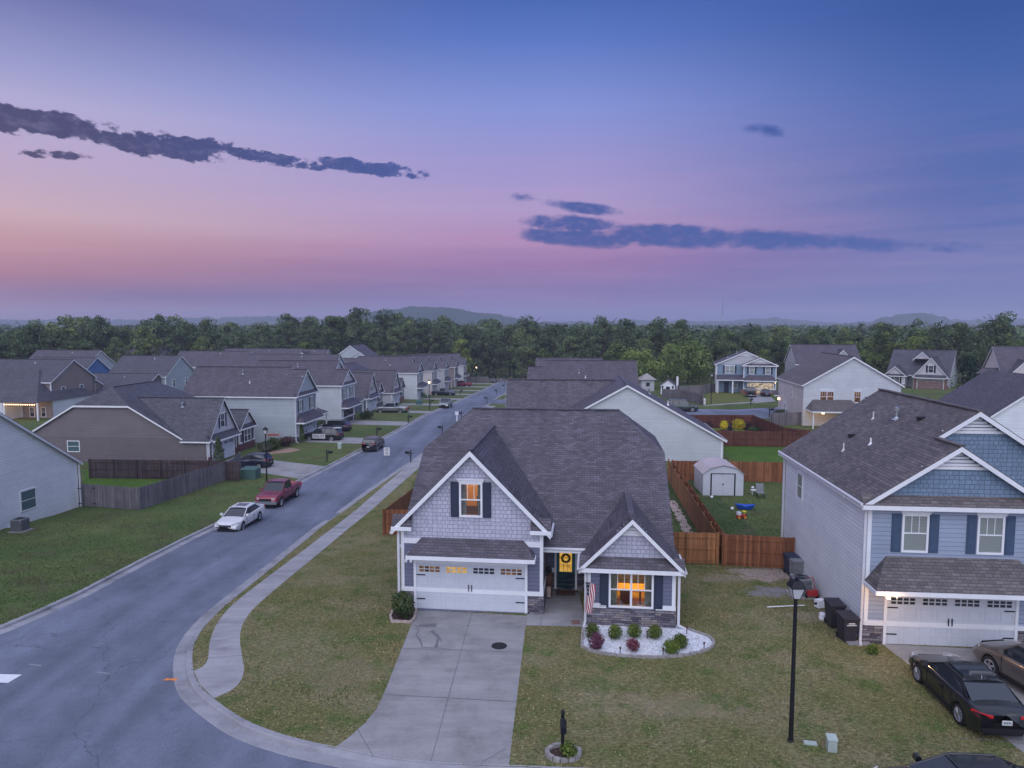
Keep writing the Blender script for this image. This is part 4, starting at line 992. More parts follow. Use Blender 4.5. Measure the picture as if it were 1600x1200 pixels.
# --- houses of the block behind the left row (backs turned to us) ----------
GB='houses in the block behind the left row'
def back(label,px,py,hz,WT,D,wall,roof,rz=R(85),ze=5.7,zr=9.0,rowx=None,ax='x',wins=True,ty='g',extra=None,name='background_house'):
    # px,py: apex of the gable end that faces the street, height hz above ground
    x,y=un(px,py,hz)
    h=House(name,label,'house',(x,y),R(-5),wall,roof,GB)
    if ty=='g':       # ridge runs left, gable end faces the street (+x)
        h.block(-D,0,-WT/2,WT/2,ze);h.gable(-D,0,-WT/2,WT/2,ze,zr,'x',oh=.35,of=.3,ob=.3)
        h.corners([(0,-WT/2,-1,-1),(0,WT/2,-1,1)],-1,ze)
        if wins:
            for u in (-WT*.24,WT*.18): h.window('R',0.02,u,3.5,.8,1.3,None,crown=False)
        h.pipe(-D*.4,-WT*.1,zr-.9,.5,.07)
    elif ty=='f':     # gable faces the camera
        h.block(-WT/2,WT/2,0,D,ze);h.gable(-WT/2,WT/2,0,D,ze,zr,'y')
        if wins:
            h.window('F',0,-WT*.2,ze-1.9,.8,1.3,'black',n=2);h.window('F',0,WT*.22,ze-1.9,.8,1.3,'black')
    elif ty=='h':     # hip
        h.block(-WT/2,WT/2,0,D,ze);a=WT/2;b=D/2
        h.rp((-a-.4,-.4,ze),(a+.4,-.4,ze),(a*.12,b,zr),(-a*.12,b,zr));h.rp((-a-.4,D+.4,ze),(-a*.12,b,zr),(a*.12,b,zr),(a+.4,D+.4,ze))
        for s_ in(-1,1): h.rp((s_*(a+.4),-.4,ze),(s_*(a+.4),D+.4,ze),(s_*a*.12,b,zr))
        h.gable(-1.2,1.2,.5,3,ze+.7,ze+1.5,'y',ob=0,wb=False,oh=.15)
    if extra: extra(h)
    return h.done()
back('tan two storey house with two small windows in its gable end, left of the street',113,562,9.3,10.8,15,'siding_tan','roof_slate',ze=6.0,zr=9.3,extra=lambda h:(h.block(-9,-1,5.4,10,3.4),h.gable(-9,0,5.,10.4,2.9,5.6,'x',mid=5.1,of=.3,ob=.3)))
def porchlights(h):
    pass
x,y=un(62,628,3.0)
h=House('porch_light_house','grey roofed house with a string of warm bulbs along its back porch','house',(x,y),R(-5),'siding_left','roof_slate',GB)
h.block(-22,-6.0,-.5,13,3.0);h.block(-22,-.3,3.2,13,3.0)
h.rp((-22,-.6,2.9),(0,-.6,2.9),(-5,6.5,7.7),(-22,6.5,7.7));h.rp((0,-.6,2.9),(.0,13.6,2.9),(-5,6.5,7.7));h.rp((-22,13.6,2.9),(-22,6.5,7.7),(-5,6.5,7.7),(0,13.6,2.9))
h.T.box(-.2,0,-.5,-.3,-1,2.85);h.T.box(-5.9,-5.7,-.5,-.3,-1,2.85)
h.window('F',-.5,-7.4,.8,.9,1.3,None,pane='teal_glass');MB().box(-5.6,-.3,3.1,3.19,-.2,2.8).build('porch_wall',M['siding_tan'],h.o)
h.window('F',3.1,-3.9,.2,.7,1.5,None,crown=False);h.window('F',3.1,-1.9,.2,.7,1.5,None,crown=False)
bl=MB()
for k in range(14): bl.lathe([(0,-.09),(.09,0),(0,.09)],(-5.4+k*.39,-.75,2.62),'z',6)
bl.build('light_string',M['bulb_far'],h.o);h.done()
lamp((x-3,y+1.5,g(x,y)+2.3),60,(1,.6,.3),.2)
back('house with a bright blue gable end in the left background',150,558.5,8.4,9.5,14,'siding_bright_blue','roof_slate',ze=5.2,zr=8.4,wins=False)
back('grey gabled house just behind the bright blue one',156,547.5,9.3,11,16,'siding_pale','roof_plum',zr=9.3,ze=5.8,wins=False)
back('sage gabled two storey house, right of the bright blue gable end',281.5,556,9.3,10.5,11.5,'siding_sage','roof_slate',zr=9.3,ze=5.8)
back('far dark roof with small twin front gables and a little window, left background',262,542,9.3,11,17,'siding_pale','roof_plum',zr=9.3,ze=5.8,wins=False,extra=lambda h:(h.gable(-17.6,-13.8,-7.5,0,6.2,8.0,'y',ob=0,wb=False),h.block(-17.6,-13.8,-7.5,-5,6.2),h.window('F',-7.5,-15.7,6.1,.7,.9,None)))
back('low cream gabled house at the far left edge before the woods',14,536,8.4,13,2.5,'siding_cream','roof_plum',ty='f',ze=4.6,zr=8.4,wins=False,extra=lambda h:(h.block(4,16,3,12,4.6),h.gable(0,17,2.6,13,4.7,8.3,'x')))
back('small pinkish gable beyond the cream gabled house, far left',88,541,7.8,9,12,'siding_tan','roof_plum',ze=4.6,zr=7.8,wins=False)
back('hip roofed house peeping over the roofs left of centre, nearest the woods',331,536.5,10,17,14,'siding_pale','roof_plum',ty='h',ze=5.6,zr=10.)
back('pale gable end with a long dark roof and two vent pipes, left of centre',391,549,9.,10,18,'siding_mist','roof_plum',ze=5.6,zr=9.,wins=False)
back('brownish front gable with dark hip roof near the woods, left of centre',400,536.5,9.6,9,12,'siding_tan','roof_slate',ty='f',ze=6.4,zr=9.6,wins=False,extra=lambda h:h.gable(-3,11,4,14,6.3,9.9,'x'))
back('long low dark roof line with a white chimney pipe, behind the sage house',470,545,9.,10,22,'siding_pale','roof_plum',ze=5.8,zr=9.,wins=False)
back('small twin gabled roof behind the grey blue house near the woods',512,546,8.8,9,9,'siding_cream','roof_plum',ze=5.8,zr=8.8,wins=False,extra=lambda h:h.gable(-7,-3,-6.5,0,6.2,8.2,'y',ob=0,wb=False))
back('tall green grey front gable with two shuttered windows, behind the slate house',547,540,9.9,10,13,'siding_sage','roof_plum',ty='f',ze=6.3,zr=9.9,extra=lambda h:(h.gable(-.5,6,-1,4,6.1,8.3,'y',ob=0,wb=False),h.block(-.5,6,-1,2,6.1)))
back('gabled roof overlapping the sage house roof, behind it',530,554.,9.1,10,22,'siding_mist','roof_plum',ze=5.8,zr=9.1,wins=False)
back('long dark roof behind the dark slate house',598,560,8.3,10,15,'siding_slate','roof_plum',ze=5.0,zr=8.3,wins=False)
back('widest far roof beyond the street row, left of the lit lamps',705,545,9.2,11,34,'siding_pale','roof_plum',ze=5.8,zr=9.2,wins=False)
back('grey roof behind the brown sided house, left of the sage house',245,584,6.2,12,14,'siding_brown','roof_slate',ze=3.0,zr=6.2,wins=False)
# ---------------------------------------------------------------- fences
def fence(label,pts,mt,h=1.75,post=True,rails=0,cat='wooden fence',name='wooden_fence',gates=()):
    o=thing(name,label,cat,(pts[0][0],pts[0][1],g(*pts[0])))
    ox,oy,oz=o.location;pm=MB();rm=MB()
    for (a,b),(c,d) in zip(pts,pts[1:]):
        l=math.hypot(c-a,d-b);ux,uy=(c-a)/l,(d-b)/l;n=max(1,int(l/.145));an=math.atan2(uy,ux)
        for i in range(n):
            s0=l*i/n;s1=l*(i+1)/n-.006;x0,y0=a+ux*s0-ox,b+uy*s0-oy;x1,y1=a+ux*s1-ox,b+uy*s1-oy
            z=g(a+ux*s0,b+uy*s0)-oz;hh=h+random.uniform(-.018,.018);px_,py_=-uy*.012,ux*.012
            pm.prism([(x0-px_,y0-py_,z+.03),(x1-px_,y1-py_,z+.03),(x1-px_,y1-py_,z+hh),(x0-px_,y0-py_,z+hh)],(2*px_,2*py_,0))
        k=max(1,round(l/2.44))
        if rails:
            for i in range(k):
                s0,s1=l*i/k,l*(i+1)/k
                for zz in (.3,.95,1.6):
                    q=[(a+ux*s-ox-uy*.04*rails,b+uy*s-oy+ux*.04*rails,g(a+ux*s,b+uy*s)-oz+zz*h/1.8) for s in (s0,s1)]
                    rm.beam(q[0],q[1],.04,.085)
        if post:
            for i in range(k+1):
                s=l*i/k;x,y=a+ux*s-ox-uy*.08*(rails or 1),b+uy*s-oy+ux*.08*(rails or 1);z=g(a+ux*s,b+uy*s)-oz
                MB().box(x-.045,x+.045,y-.045,y+.045,z-.3,z+h+.04).build('post',M[mt],o)
    pm.build('board_panel',M[mt],o)
    if rm.f: rm.build('rail',M[mt],o)
    for (x,y,z0,an) in gates: pass
    return o
A=un(601,836);B=hl((-.2,12.5));
fence('brown wooden fence running back left of the corner house',[un(668,836),A,(A[0]+1.2,A[1]+14)],'fence_brown',rails=1)
fr_=un(1125,885);fq=un(1057,882)
P1=un(1119,882);P2=un(1131,884);P1b=(P1[0]+.108*24,P1[1]+24);P2b=(P2[0]+.108*23.6,P2[1]+23.6)
fo=fence('orange brown fence with pale inner face and gate, right of the corner house',[un(1052,880),P1,P1b],'fence_orange',rails=-1)
fence('brown fence enclosing the yard of the metal shed',[un(1238,890),P2,P2b,(P2b[0]+13.5,P2b[1]-1.2)],'fence_brown',rails=1)
gx=un(1094,884)
fence('brown wooden fence across the lawn behind the pale blue gable house',[(22.3,79),(35.5,78.)],'fence_red',rails=-1)
fence('red brown fence around the flower garden with yellow shrubs',[(20.5,93.3),(31.8,93),(31.6,81.5),(33.5,79)],'fence_red',rails=-1)
lf=U((122,790),(218,797.5),(300,774),(362,748))
fo=fence('weathered grey wooden fence with hinged gate beside the white house',[lf[0],lf[1],lf[3],(lf[3][0]-.8,lf[3][1]+4.5)],'fence_grey',rails=0,h=1.85)
gm=MB()
for px in (126,148,171):
    for zz in (.35,1.6):
        x,y=un(px,793);gm.box(x-fo.location.x-.14,x-fo.location.x+.14,y-fo.location.y-.06,y-fo.location.y-.03,zz-.03+g(x,y)-fo.location.z,zz+.03+g(x,y)-fo.location.z)
gm.build('hinge',M['black'],fo)
fence('dark stained wooden fence in front of the brown house wall',[(-41.5,68.8),(-29.5,68.0),(-26.2,67.3)],'fence_dark',rails=-1,h=1.9)
fence('grey wooden fence beside the blue shuttered house',U((1118,612),(1095,616),(1062,617),(1045,607)),'fence_grey')
fence('grey wooden fence in front of the small playhouse',U((1034,622),(1062,624),(1098,633)),'fence_grey')
fence('grey fence panel joined to the white gable house by the garden',[(39.3,96.),(35.2,95.3),(34.,93)],'fence_grey')
fence('long low ranch fence at the far end of the street before the woods',[(-28,243),(14,243),(30,238)],'fence_grey',h=1.1)
fence('grey fence beyond the lit lamp at the far end of the street',[(-28,238),(-8,238)],'fence_grey',h=1.9)
# ---------------------------------------------------------------- plants
def leafcards(mb,c,r,n,s,rnd,flat=1.,shell=.55):
    for _ in range(n):
        v=Vector((rnd.gauss(0,1),rnd.gauss(0,1),rnd.gauss(0,1)));v.normalize()
        d=(shell+(1-shell)*rnd.random()**.6)
        p=Vector((c[0]+v.x*r[0]*d,c[1]+v.y*r[1]*d,c[2]+v.z*r[2]*d))
        nrm=(v+Vector((rnd.gauss(0,.55),rnd.gauss(0,.55),rnd.gauss(0,.55)+.25))).normalized()
        t=nrm.cross(Vector((rnd.gauss(0,1),rnd.gauss(0,1),rnd.gauss(0,1)))).normalized();b_=nrm.cross(t)
        q=s*rnd.uniform(.6,1.3)
        mb.poly([p-t*q,p-b_*q*.55,p+t*q,p+b_*q*.6])
def crown(seed,R_,H_,z0,n_cl,n_lf,s,kind='broad'):
    rnd=random.Random(seed);mb=MB()
    for k in range(n_cl):
        if kind=='broad':
            th=rnd.uniform(0,6.283);u=rnd.random()**.7;zz=rnd.random()
            rad=R_*math.sqrt(max(.05,1-(1.7*zz-.75)**2))*u**.6*.85
            c=(rad*math.cos(th),rad*math.sin(th),z0+H_*zz*.92);q=R_*rnd.uniform(.20,.42)
            leafcards(mb,c,(q,q,q*.72),n_lf,s,rnd)
        elif kind=='pine':
            zz=(k+.5)/n_cl;th=rnd.uniform(0,6.283);rad=R_*(1-zz)**.8*rnd.uniform(.35,.9)
            c=(rad*math.cos(th),rad*math.sin(th),z0+H_*zz);leafcards(mb,c,(R_*.33,R_*.33,R_*.10),n_lf,s,rnd)
        else:
            zz=(k+.5)/n_cl;q=R_*math.sin(math.pi*min(1,zz*.85+.15))**.6
            leafcards(mb,(0,0,z0+H_*zz),(q,q,H_/n_cl*.9),n_lf,s,rnd,shell=.8)
    return mb
def trunk(mb,H_,r,seed,spread):
    rnd=random.Random(seed);p=Vector((0,0,-.5));q=r
    tops=[]
    for k in range(4):
        n_=Vector((p.x+rnd.uniform(-.25,.25),p.y+rnd.uniform(-.25,.25),-.5+(H_*.75+.5)*(k+1)/4));mb.tube(p,n_,q,q*.78,7);p=n_;q*=.78
        if k>0:
            for _ in range(3):
                th=rnd.uniform(0,6.283);mb.tube(p,(p.x+spread*math.cos(th),p.y+spread*math.sin(th),p.z+H_*.16),q*.5,q*.15,5)
def make_tree(name,label,cat,group,seed,H_,R_,leaf,n_cl=46,n_lf=80,s=.30,kind='broad',z0=None):
    o=thing(name,label,cat,(0,0,0),0,group);t_=MB();trunk(t_,H_,H_*.022+.05,seed,R_*.6);t_.build('trunk',M['bark'],o)
    z0=H_*.18 if z0 is None else z0
    crown(seed,R_,H_-z0,z0,n_cl,n_lf,s,kind).build('crown',M[leaf],o);return o
protos=[]
GT='trees of the wood behind the houses'
for k in range(5): protos.append(make_tree('woodland_tree','','tree',GT,11+k,19+k*.7,5.2+.4*(k%3),'leaf_wood',44,100,.34))
light=[make_tree('woodland_tree','','tree',GT,31+k,14+k,5.2,'leaf_light',46,110,.30) for k in range(3)]
pine=make_tree('pine_tree','dark green pine tree beside the brick garage house','tree',None,50,8.5,3.0,'leaf_pine',40,70,.16,'pine',z0=.8)
used=set()
def put(proto,loc,label,sc_=1.,rz=None,sink=0.):
    rz=random.uniform(0,6.28) if rz is None else rz
    z=g(*loc)-sink
    if proto.name not in used:
        used.add(proto.name);proto.location=(loc[0],loc[1],z);proto.rotation_euler=(0,0,rz);proto['label']=label;proto.scale=(sc_,)*3;return proto
    return dup(proto,(loc[0],loc[1],z),rz,label,None,(sc_,)*3)
reg(None)
rt=random.Random(5)
Wl='dense dark green tree in the unbroken wood along the horizon'
Ll='lighter yellow green tree at the front of the wood behind the houses'
def zone(a,row,lt):
    z=[(-27,'behind the roofs at the far left'),(-17,'behind the roofs left of the street row'),(-8,'behind the far end of the street row'),(1,'behind the far end of the street'),(9,'behind the long roofed house'),(18,'behind the blue shuttered house and playhouse'),(27,'behind the white gable house'),(99,'behind the brick garage house at right')]
    w_=[s for t_,s in z if a<t_][0]
    return ('light green tree ' if lt else 'dark tree ')+('in front row of wood ' if row==0 else 'within wood ')+w_
# front edge of the wood as seen: depth against azimuth
def edge(a):   # azimuth in degrees -> distance
    T_=[(-50,215),(-36,220),(-30,235),(-20,243),(-8,256),(-2,262),(4,235),(9,205),(14,186),(20,186),(26,196),(32,190),(40,185),(50,185)]
    return it(T_,a)
cnt=0
wood=[]
ang=-46.
for row in range(9):
    a=-44+rt.uniform(0,2)
    while a<44:
        d=edge(a)+row*9.5+rt.uniform(-3.5,3.5)
        x,y=d*math.sin(R(a)),d*math.cos(R(a))
        near=row<4
        sc_=rt.uniform(.80,1.08)*(1 if row else .82)
        hz=[(-50,.76),(-36,.79),(-30,.92),(-26,.93),(-22,.87),(-18,.93),(-8,1.14),(0,1.10),(8,.94),(13,.83),(17,.72),(22,.69),(27,.78),(30,.86),(34,.80),(50,.82)]
        sc_*=it(hz,a)
        if near:
            Wl=zone(a,row,0);Ll=zone(a,row,1)
            if row==0 and a>7 and rt.random()<.55: put(rt.choice(light),(x,y),Ll,sc_*.95)
            elif row<3 and a>20 and rt.random()<.35: put(rt.choice(light),(x,y),Ll,sc_*1.12)
            elif row==0 and rt.random()<.12: put(rt.choice(light),(x,y),Ll,sc_)
            else: put(rt.choice(protos),(x,y),Wl,sc_)
            cnt+=1
        else: wood.append((x,y,sc_*rt.uniform(.85,1.12)))
        a+=math.degrees(7.6/d)*(1.+row*.05)
print('trees',cnt,len(wood))
# undergrowth and the far wood read as one mass
mb=MB();rw=random.Random(9)
for (x,y,s_) in wood:
    z=g(x,y);H_=19*s_
    for k in range(11):
        th=rw.uniform(0,6.283);u=rw.uniform(.1,1);zz=rw.uniform(.30,.84);q=2.6*s_
        leafcards(mb,(x+4.2*u*math.cos(th),y+4.2*u*math.sin(th),z+H_*zz),(q,q,q*.8),16,.62,rw)
mb.build('distant_wood',M['leaf_wood'],kind='stuff')
mb=MB()
a=-44.
while a<44:
    d=edge(a)-3+rw.uniform(-3,2);x,y=d*math.sin(R(a)),d*math.cos(R(a));q=rw.uniform(1.6,3.2)
    leafcards(mb,(x,y,g(x,y)+q*.5),(q*1.3,q*1.3,q),70,.30,rw);a+=math.degrees(3.0/d)
mb.build('undergrowth',M['leaf_wood'],kind='stuff')
# remoter wooded land up to the hills
mb=MB()
for _ in range(5200):
    a=rw.uniform(-42,42);d=rw.uniform(330,1250)
    x,y=d*math.sin(R(a)),d*math.cos(R(a));z=it([(300,3),(500,-1),(1300,2)],d)+rw.uniform(0,4);q=rw.uniform(4,8)
    leafcards(mb,(x,y,z+2),(q,q,q*.8),9,2.4,rw)
mb.build('distant_wood',M['leaf_wood'],kind='stuff')
# single trees that stand apart
def single(px,py,H_,R_,label,leaf='leaf_dark',seed=1,kind='broad',name='broadleaf_tree',dist=None,**k):
    x,y=un(px,py) if dist is None else ((px-800)/F*dist,dist)
    o=make_tree(name,label,'tree',None,seed,H_,R_,leaf,kind=kind,**k);o.location=(x,y,g(x,y));return o
single(22,0,14,7,'big round dark tree standing left of the far roofs at the left edge','leaf_wood',91,dist=190)
single(1000,0,9.5,6,'pale green spreading tree between the long roof and the wood','leaf_light',92,dist=165)
single(1075,0,10.5,7,'rounded bright green tree behind the back street fence','leaf_light',93,dist=172)
x,y=un(1512,617);pine.location=(75.,116.,g(75,116));used.add(pine.name)
def bush(label,loc,r,hh,leaf,n=900,s=.035,cat='shrub',name='shrub',group=None,stem=True,cone=False,z=None):
    z=g(*loc) if z is None else z
    o=thing(name,label,cat,(loc[0],loc[1],z),0,group);rb=random.Random(int(loc[0]*97+loc[1]*31))
    mb=MB()
    if cone:
        for k in range(9): u=(k+.5)/9;q=r*(1-u)**.7+.06;leafcards(mb,(0,0,hh*u+.05),(q,q,hh/9),n//9,s,rb,shell=.8)
    else:
        nb=7
        for k in range(nb):
            th=6.283*k/nb;d=r*.38;q=r*rb.uniform(.5,.68);leafcards(mb,(d*math.cos(th),d*math.sin(th),hh*rb.uniform(.4,.62)),(q,q,hh*.42),n//nb,s,rb,shell=.7)
        leafcards(mb,(0,0,hh*.62),(r*.6,r*.6,hh*.38),n//4,s,rb,shell=.7)
        i=MB().lathe([(0,hh*.12),(r*.62,hh*.3),(r*.68,hh*.55),(r*.4,hh*.82),(0,hh*.88)],n=10)
    mb.build('foliage',M[leaf],o)
    if stem: MB().tube((0,0,-.1),(0,0,hh*.5),.03).build('stem',M['bark'],o)
    return o
GH='round clipped shrubs in the white gravel bed'
for i,(px,py,nm) in enumerate([(725.5+200,996,'leftmost of the row against the stone skirt, below the flag'),(961,999,'second from the left in the row along the stone skirt'),(990.6,997,'third from the left in the row along the stone skirt'),(1023,998,'rightmost of the row along the stone skirt')]):
    bush('round green clipped shrub, '+nm,un(px,py),.34,.62,'leaf_hedge',1100,.034,group=GH)
bush('round green shrub, the farther of the right pair in the white gravel bed',un(1063,1013),.37,.58,'leaf_hedge',1200,.034,group=GH)
bush('yellow green round shrub, the nearer of the right pair in the white gravel bed',un(1048.7,1021),.38,.56,'leaf_hedge',1200,.034,group=GH)
GP='purple shrubs in the gravel bed'
bush('purple leaved shrub at the left of the white gravel bed',un(932,1014),.34,.66,'leaf_purple',1200,.036,group=GP)
bush('smaller purple leaved shrub in the middle of the white gravel bed',un(989,1018),.30,.52,'leaf_purple',1000,.036,group=GP)
bush('loose dark green shrub in the small edged bed left of the garage door',un(629,966),.55,1.25,'leaf_dark',1700,.06)
bush('leafy bright green plant at the foot of the near mailbox post',un(889,1184),.28,.5,'leaf_hedge',260,.05)
bush('small bright green weed at the stone corner of the blue house',un(1363,1021),.26,.36,'leaf_hedge',260,.045)
bush('tall conical evergreen beside the garage of the brown house',(-31.2,74.6),.75,3.1,'leaf_dark',1500,.09,cone=True)
bush('conical green shrub at the wall corner behind the police car',un(470,690),.75,2.4,'leaf_hedge',1300,.09,cone=True)
bush('pale flowering shrub beside the front room of the brown house',un(415,706),1.0,1.3,'leaf_flower',1100,.1);bush('loose green shrub in the tan mulch bed, near the flag',un(428,703),1.0,1.5,'leaf_dark',1100,.1)
bush('dark maroon grassy shrub between the flag and the tan mulch bed',un(447,697),1.15,1.2,'leaf_maroon',1100,.1)
bush('round green hedge ball in front of the red brick house',un(621,626),1.1,2.0,'leaf_dark',700,.13)
bush('spreading green shrub at the drive of the open garage house',un(573,654),1.3,1.3,'leaf_dark',700,.13)
bush('low dark shrub by the porch of the open garage house',un(500,668),1.7,1.1,'leaf_dark',700,.13)
bush('dark hedge beside the drive of the dark pickup',un(652,622),2.2,1.6,'leaf_dark',700,.16);bush('round shrub beyond the dark hedge up the street',un(668,612),2.0,2.2,'leaf_wood',700,.16)
bush('wide shrub by the maroon pickup drive, farther up the street',un(690,606),2.2,2.2,'leaf_wood',700,.16);bush('green shrub farthest up the street before the white cars',un(722,590),2.2,2.2,'leaf_dark',600,.18)
bush('big rounded hedge at the corner of the back street by the white gable house',(38.5,101.),1.4,1.6,'leaf_dark',800,.1)
# flower garden inside the red brown fence
bush('bright yellow shrub, the smaller left one in the fenced garden',(27.3,90.6),.6,1.35,'leaf_yellow',600,.07);bush('bright yellow shrub, the larger right one in the fenced garden',(29.1,90.4),.95,1.6,'leaf_yellow',900,.07)
for i,(x,y,r,hh,lf_,lab) in enumerate([(24.0,91.2,.9,1.0,'leaf_maroon','dark maroon shrub at the left end of the fenced garden'),(25.6,91.8,.9,1.1,'leaf_maroon','dusky shrub left of the small yellow shrub'),(25.8,89.4,.8,.5,'leaf_hedge','low light green mound left of the garden figure'),(28.6,88.8,1.,.4,'leaf_hedge','low green ground shrub below the big yellow shrub'),(30.6,91.8,.8,1.1,'leaf_maroon','dusky shrub right of the big yellow shrub'),(30.7,89.2,.9,.8,'leaf_dark','green shrub in the right part of the fenced garden'),(34.6,84,1.6,.7,'leaf_hedge','long low hedge at the right end of the garden'),(22.4,92.,.8,.8,'leaf_maroon','dark shrub along the rear garden fence')]):
    bush(lab,(x,y),r,hh,lf_,500,.09)
o=thing('garden_statue','dark animal shaped garden figure standing before the yellow shrubs','garden figure',(27.5,88.8,g(27.5,88.8)))
mb=MB();mb.lathe([(0,.5),(.2,.55),(.26,.8),(.18,1.0),(0,1.05)],(0,0,0),'z',8);mb.build('body',M['iron'],o)
for dx in(-.15,.15):
    for dy in (-.12,.12): MB().tube((dx,dy,0),(dx,dy,.6),.045).build('leg',M['iron'],o)
MB().lathe([(0,.95),(.13,1.02),(.10,1.25),(0,1.3)],(.2,0,0),'z',8).build('head',M['iron'],o)
# ---------------------------------------------------------------- cars
def car(name,label,cat,loc,ang,pt,kind='sedan',L_=4.75,W_=1.83,H_=1.45,wb=2.75,wr=.33,front=None,rim='rim',group=None,z=None,extra=None,lower=None,roofmat=None,steer=0,detail=1):
    z=(g(*loc)-(.13 if kind!='x' else 0)) if z is None else z
    o=thing(name,label,cat,(loc[0],loc[1],z),ang,group);pm=M['paint_'+pt]
    h2=L_/2;hw=W_/2
    belt={'sedan':.93,'suv':1.10,'pickup':1.22,'wagon':1.06,'jeep':1.15}[kind];
    if kind=='sedan': prof=[(-h2,.88),(-h2+.12,1.00),(-h2+.75,1.03),(-.9,.99),(.75,.95),(h2-1.15,.90),(h2-.35,.76),(h2-.08,.64),(h2,.50)];cab=(h2-1.25,h2-2.15,-h2+1.35,-h2+.62)
    elif kind in('suv','wagon'):prof=[(-h2,.92),(-h2+.10,1.10),(-.5,belt+.02),(h2-1.35,belt-.02),(h2-.85,1.04),(h2-.25,.92),(h2-.05,.75),(h2,.55)];cab=(h2-1.20,h2-1.95,-h2+.55,-h2+.12)
    elif kind=='jeep': prof=[(-h2,1.0),(-h2+.05,1.15),(.5,1.15),(h2-1.5,1.12),(h2-.3,1.08),(h2-.02,1.0),(h2,.6)];cab=(h2-1.45,h2-1.65,-h2+.2,-h2+.06)
    else: prof=[(-h2,1.12),(-h2+.03,1.22),(-h2+1.95,1.22),(-h2+2.0,1.22),(h2-1.75,1.20),(h2-.9,1.14),(h2-.3,1.06),(h2-.08,.88),(h2,.6)];cab=(h2-1.45,h2-2.2,-h2+2.25,-h2+2.08)
    f_=(wb/2+.08,-wb/2+.08) if kind!='pickup' else (h2-.98,h2-.98-wb)
    top=lambda x:it(prof,x)
    xs=set()
    for wx in f_:
        for d in (-1.25,-1.13,-.95,-.65,-.3,0,.3,.65,.95,1.13,1.25): xs.add(round(wx+d*wr,3))
    for x,_ in prof: xs.add(round(x,3))
    k=12
    for i in range(k+1): xs.add(round(-h2+L_*i/k,3))
    xs=sorted(x for x in xs if -h2<=x<=h2)
    q=[xs[0]]
    for x in xs[1:]:
        if x-q[-1]>.035: q.append(x)
    q[-1]=h2;xs=q
    bot={'pickup':.46,'suv':.34,'jeep':.45}.get(kind,.24)
    mb=MB();ring=[]
    for x in xs:
        e=abs(x)/h2;zt=top(x);w_=hw*(1-.13*max(0,(e-.72)/.28)**2.2)*(1-.01)
        zb=bot+(.10 if e>.93 else 0)
        for wx in f_:
            d=abs(x-wx)/(wr*1.16)
            if d<1: zb=max(zb,wr+wr*1.16*math.sqrt(1-d*d))
        mid=lambda f:max(zb+.01*f*10,bot+(zt-bot)*f)
        ins=zt-.55 if (kind=='pickup' and -h2+.04<x<-h2+1.97) else zt+.02
        inx=.86
        if kind=='pickup' and -h2+.02<x<-h2+1.99: pts=[(w_*.96,zb),(w_*.995,mid(.35)),(w_,mid(.62)),(w_*.985,mid(.9)),(w_*.955,zt),(w_*.87,zt),(w_*.86,ins),(0,ins)]
        else: pts=[(w_*.96,zb),(w_*1.0,mid(.35)),(w_,mid(.62)),(w_*.975,mid(.88)),(w_*.91,zt-.01),(w_*.78,zt+.012),(w_*.45,zt+.03),(0,zt+.036)]
        ring.append([(x,p,q_) for p,q_ in pts])
    m=8;i0=len(mb.v)
    for s_ in (1,-1):
        i0=len(mb.v)
        for r_ in ring: mb.v+=[(x,y*s_,zz) for x,y,zz in r_]
        for i in range(len(ring)-1):
            for j in range(m-1):
                a=i0+i*m+j;fq=(a,a+m,a+m+1,a+1);mb.f.append(fq if s_<0 else fq[::-1])
        for e in (0,len(ring)-1): mb.f.append(tuple(i0+e*m+j for j in range(m)))
    mb.build('body',pm,o,smooth=True)
    MB().box(-h2+.12,h2-.12,-hw*.66,hw*.66,.20,.62).build('underbody',M['black'],o)
    # cabin
    xA,xB,xC,xD=cab;wbm=hw*.90;wr_=hw*(.70 if kind=='sedan' else .76);zb=min(top(0),belt)+.0;zr=H_
    za=top(xA)+.01;zd=top(xD)+.01 if kind!='pickup' else 1.22
    gl=MB()
    gl.poly([(xA,-wbm*.93,za),(xA,wbm*.93,za),(xB,wr_,zr-.06),(xB,-wr_,zr-.06)]).poly([(xD,wbm*.9,zd),(xD,-wbm*.9,zd),(xC,-wr_,zr-.06),(xC,wr_,zr-.06)])
    for s_ in(1,-1): gl.poly([(xD,s_*wbm,zd-.02),(xA,s_*wbm,za-.02),(xB,s_*wr_,zr-.06),(xC,s_*wr_,zr-.06)])
    gl.build('window',M['carglass'],o)
    rf=MB();n1,n2=6,6;i0=0
    for i in range(n1+1):
        u=i/n1;x=xC-.10+(xB+.10-xC+.10)*u;zz=zr-.075+.075*math.sin(math.pi*(.12+.76*u))**.5
        for j in range(n2+1):
            v=-1+2*j/n2;rf.v.append((x,v*(wr_+.03),zz-.045*v*v-.02*(abs(v)>.9)))
    for i in range(n1):
        for j in range(n2): a=i*(n2+1)+j;rf.f.append((a,a+n2+1,a+n2+2,a+1))
    rf.build('roof',M[roofmat] if roofmat else pm,o,smooth=True)
    tr=.035
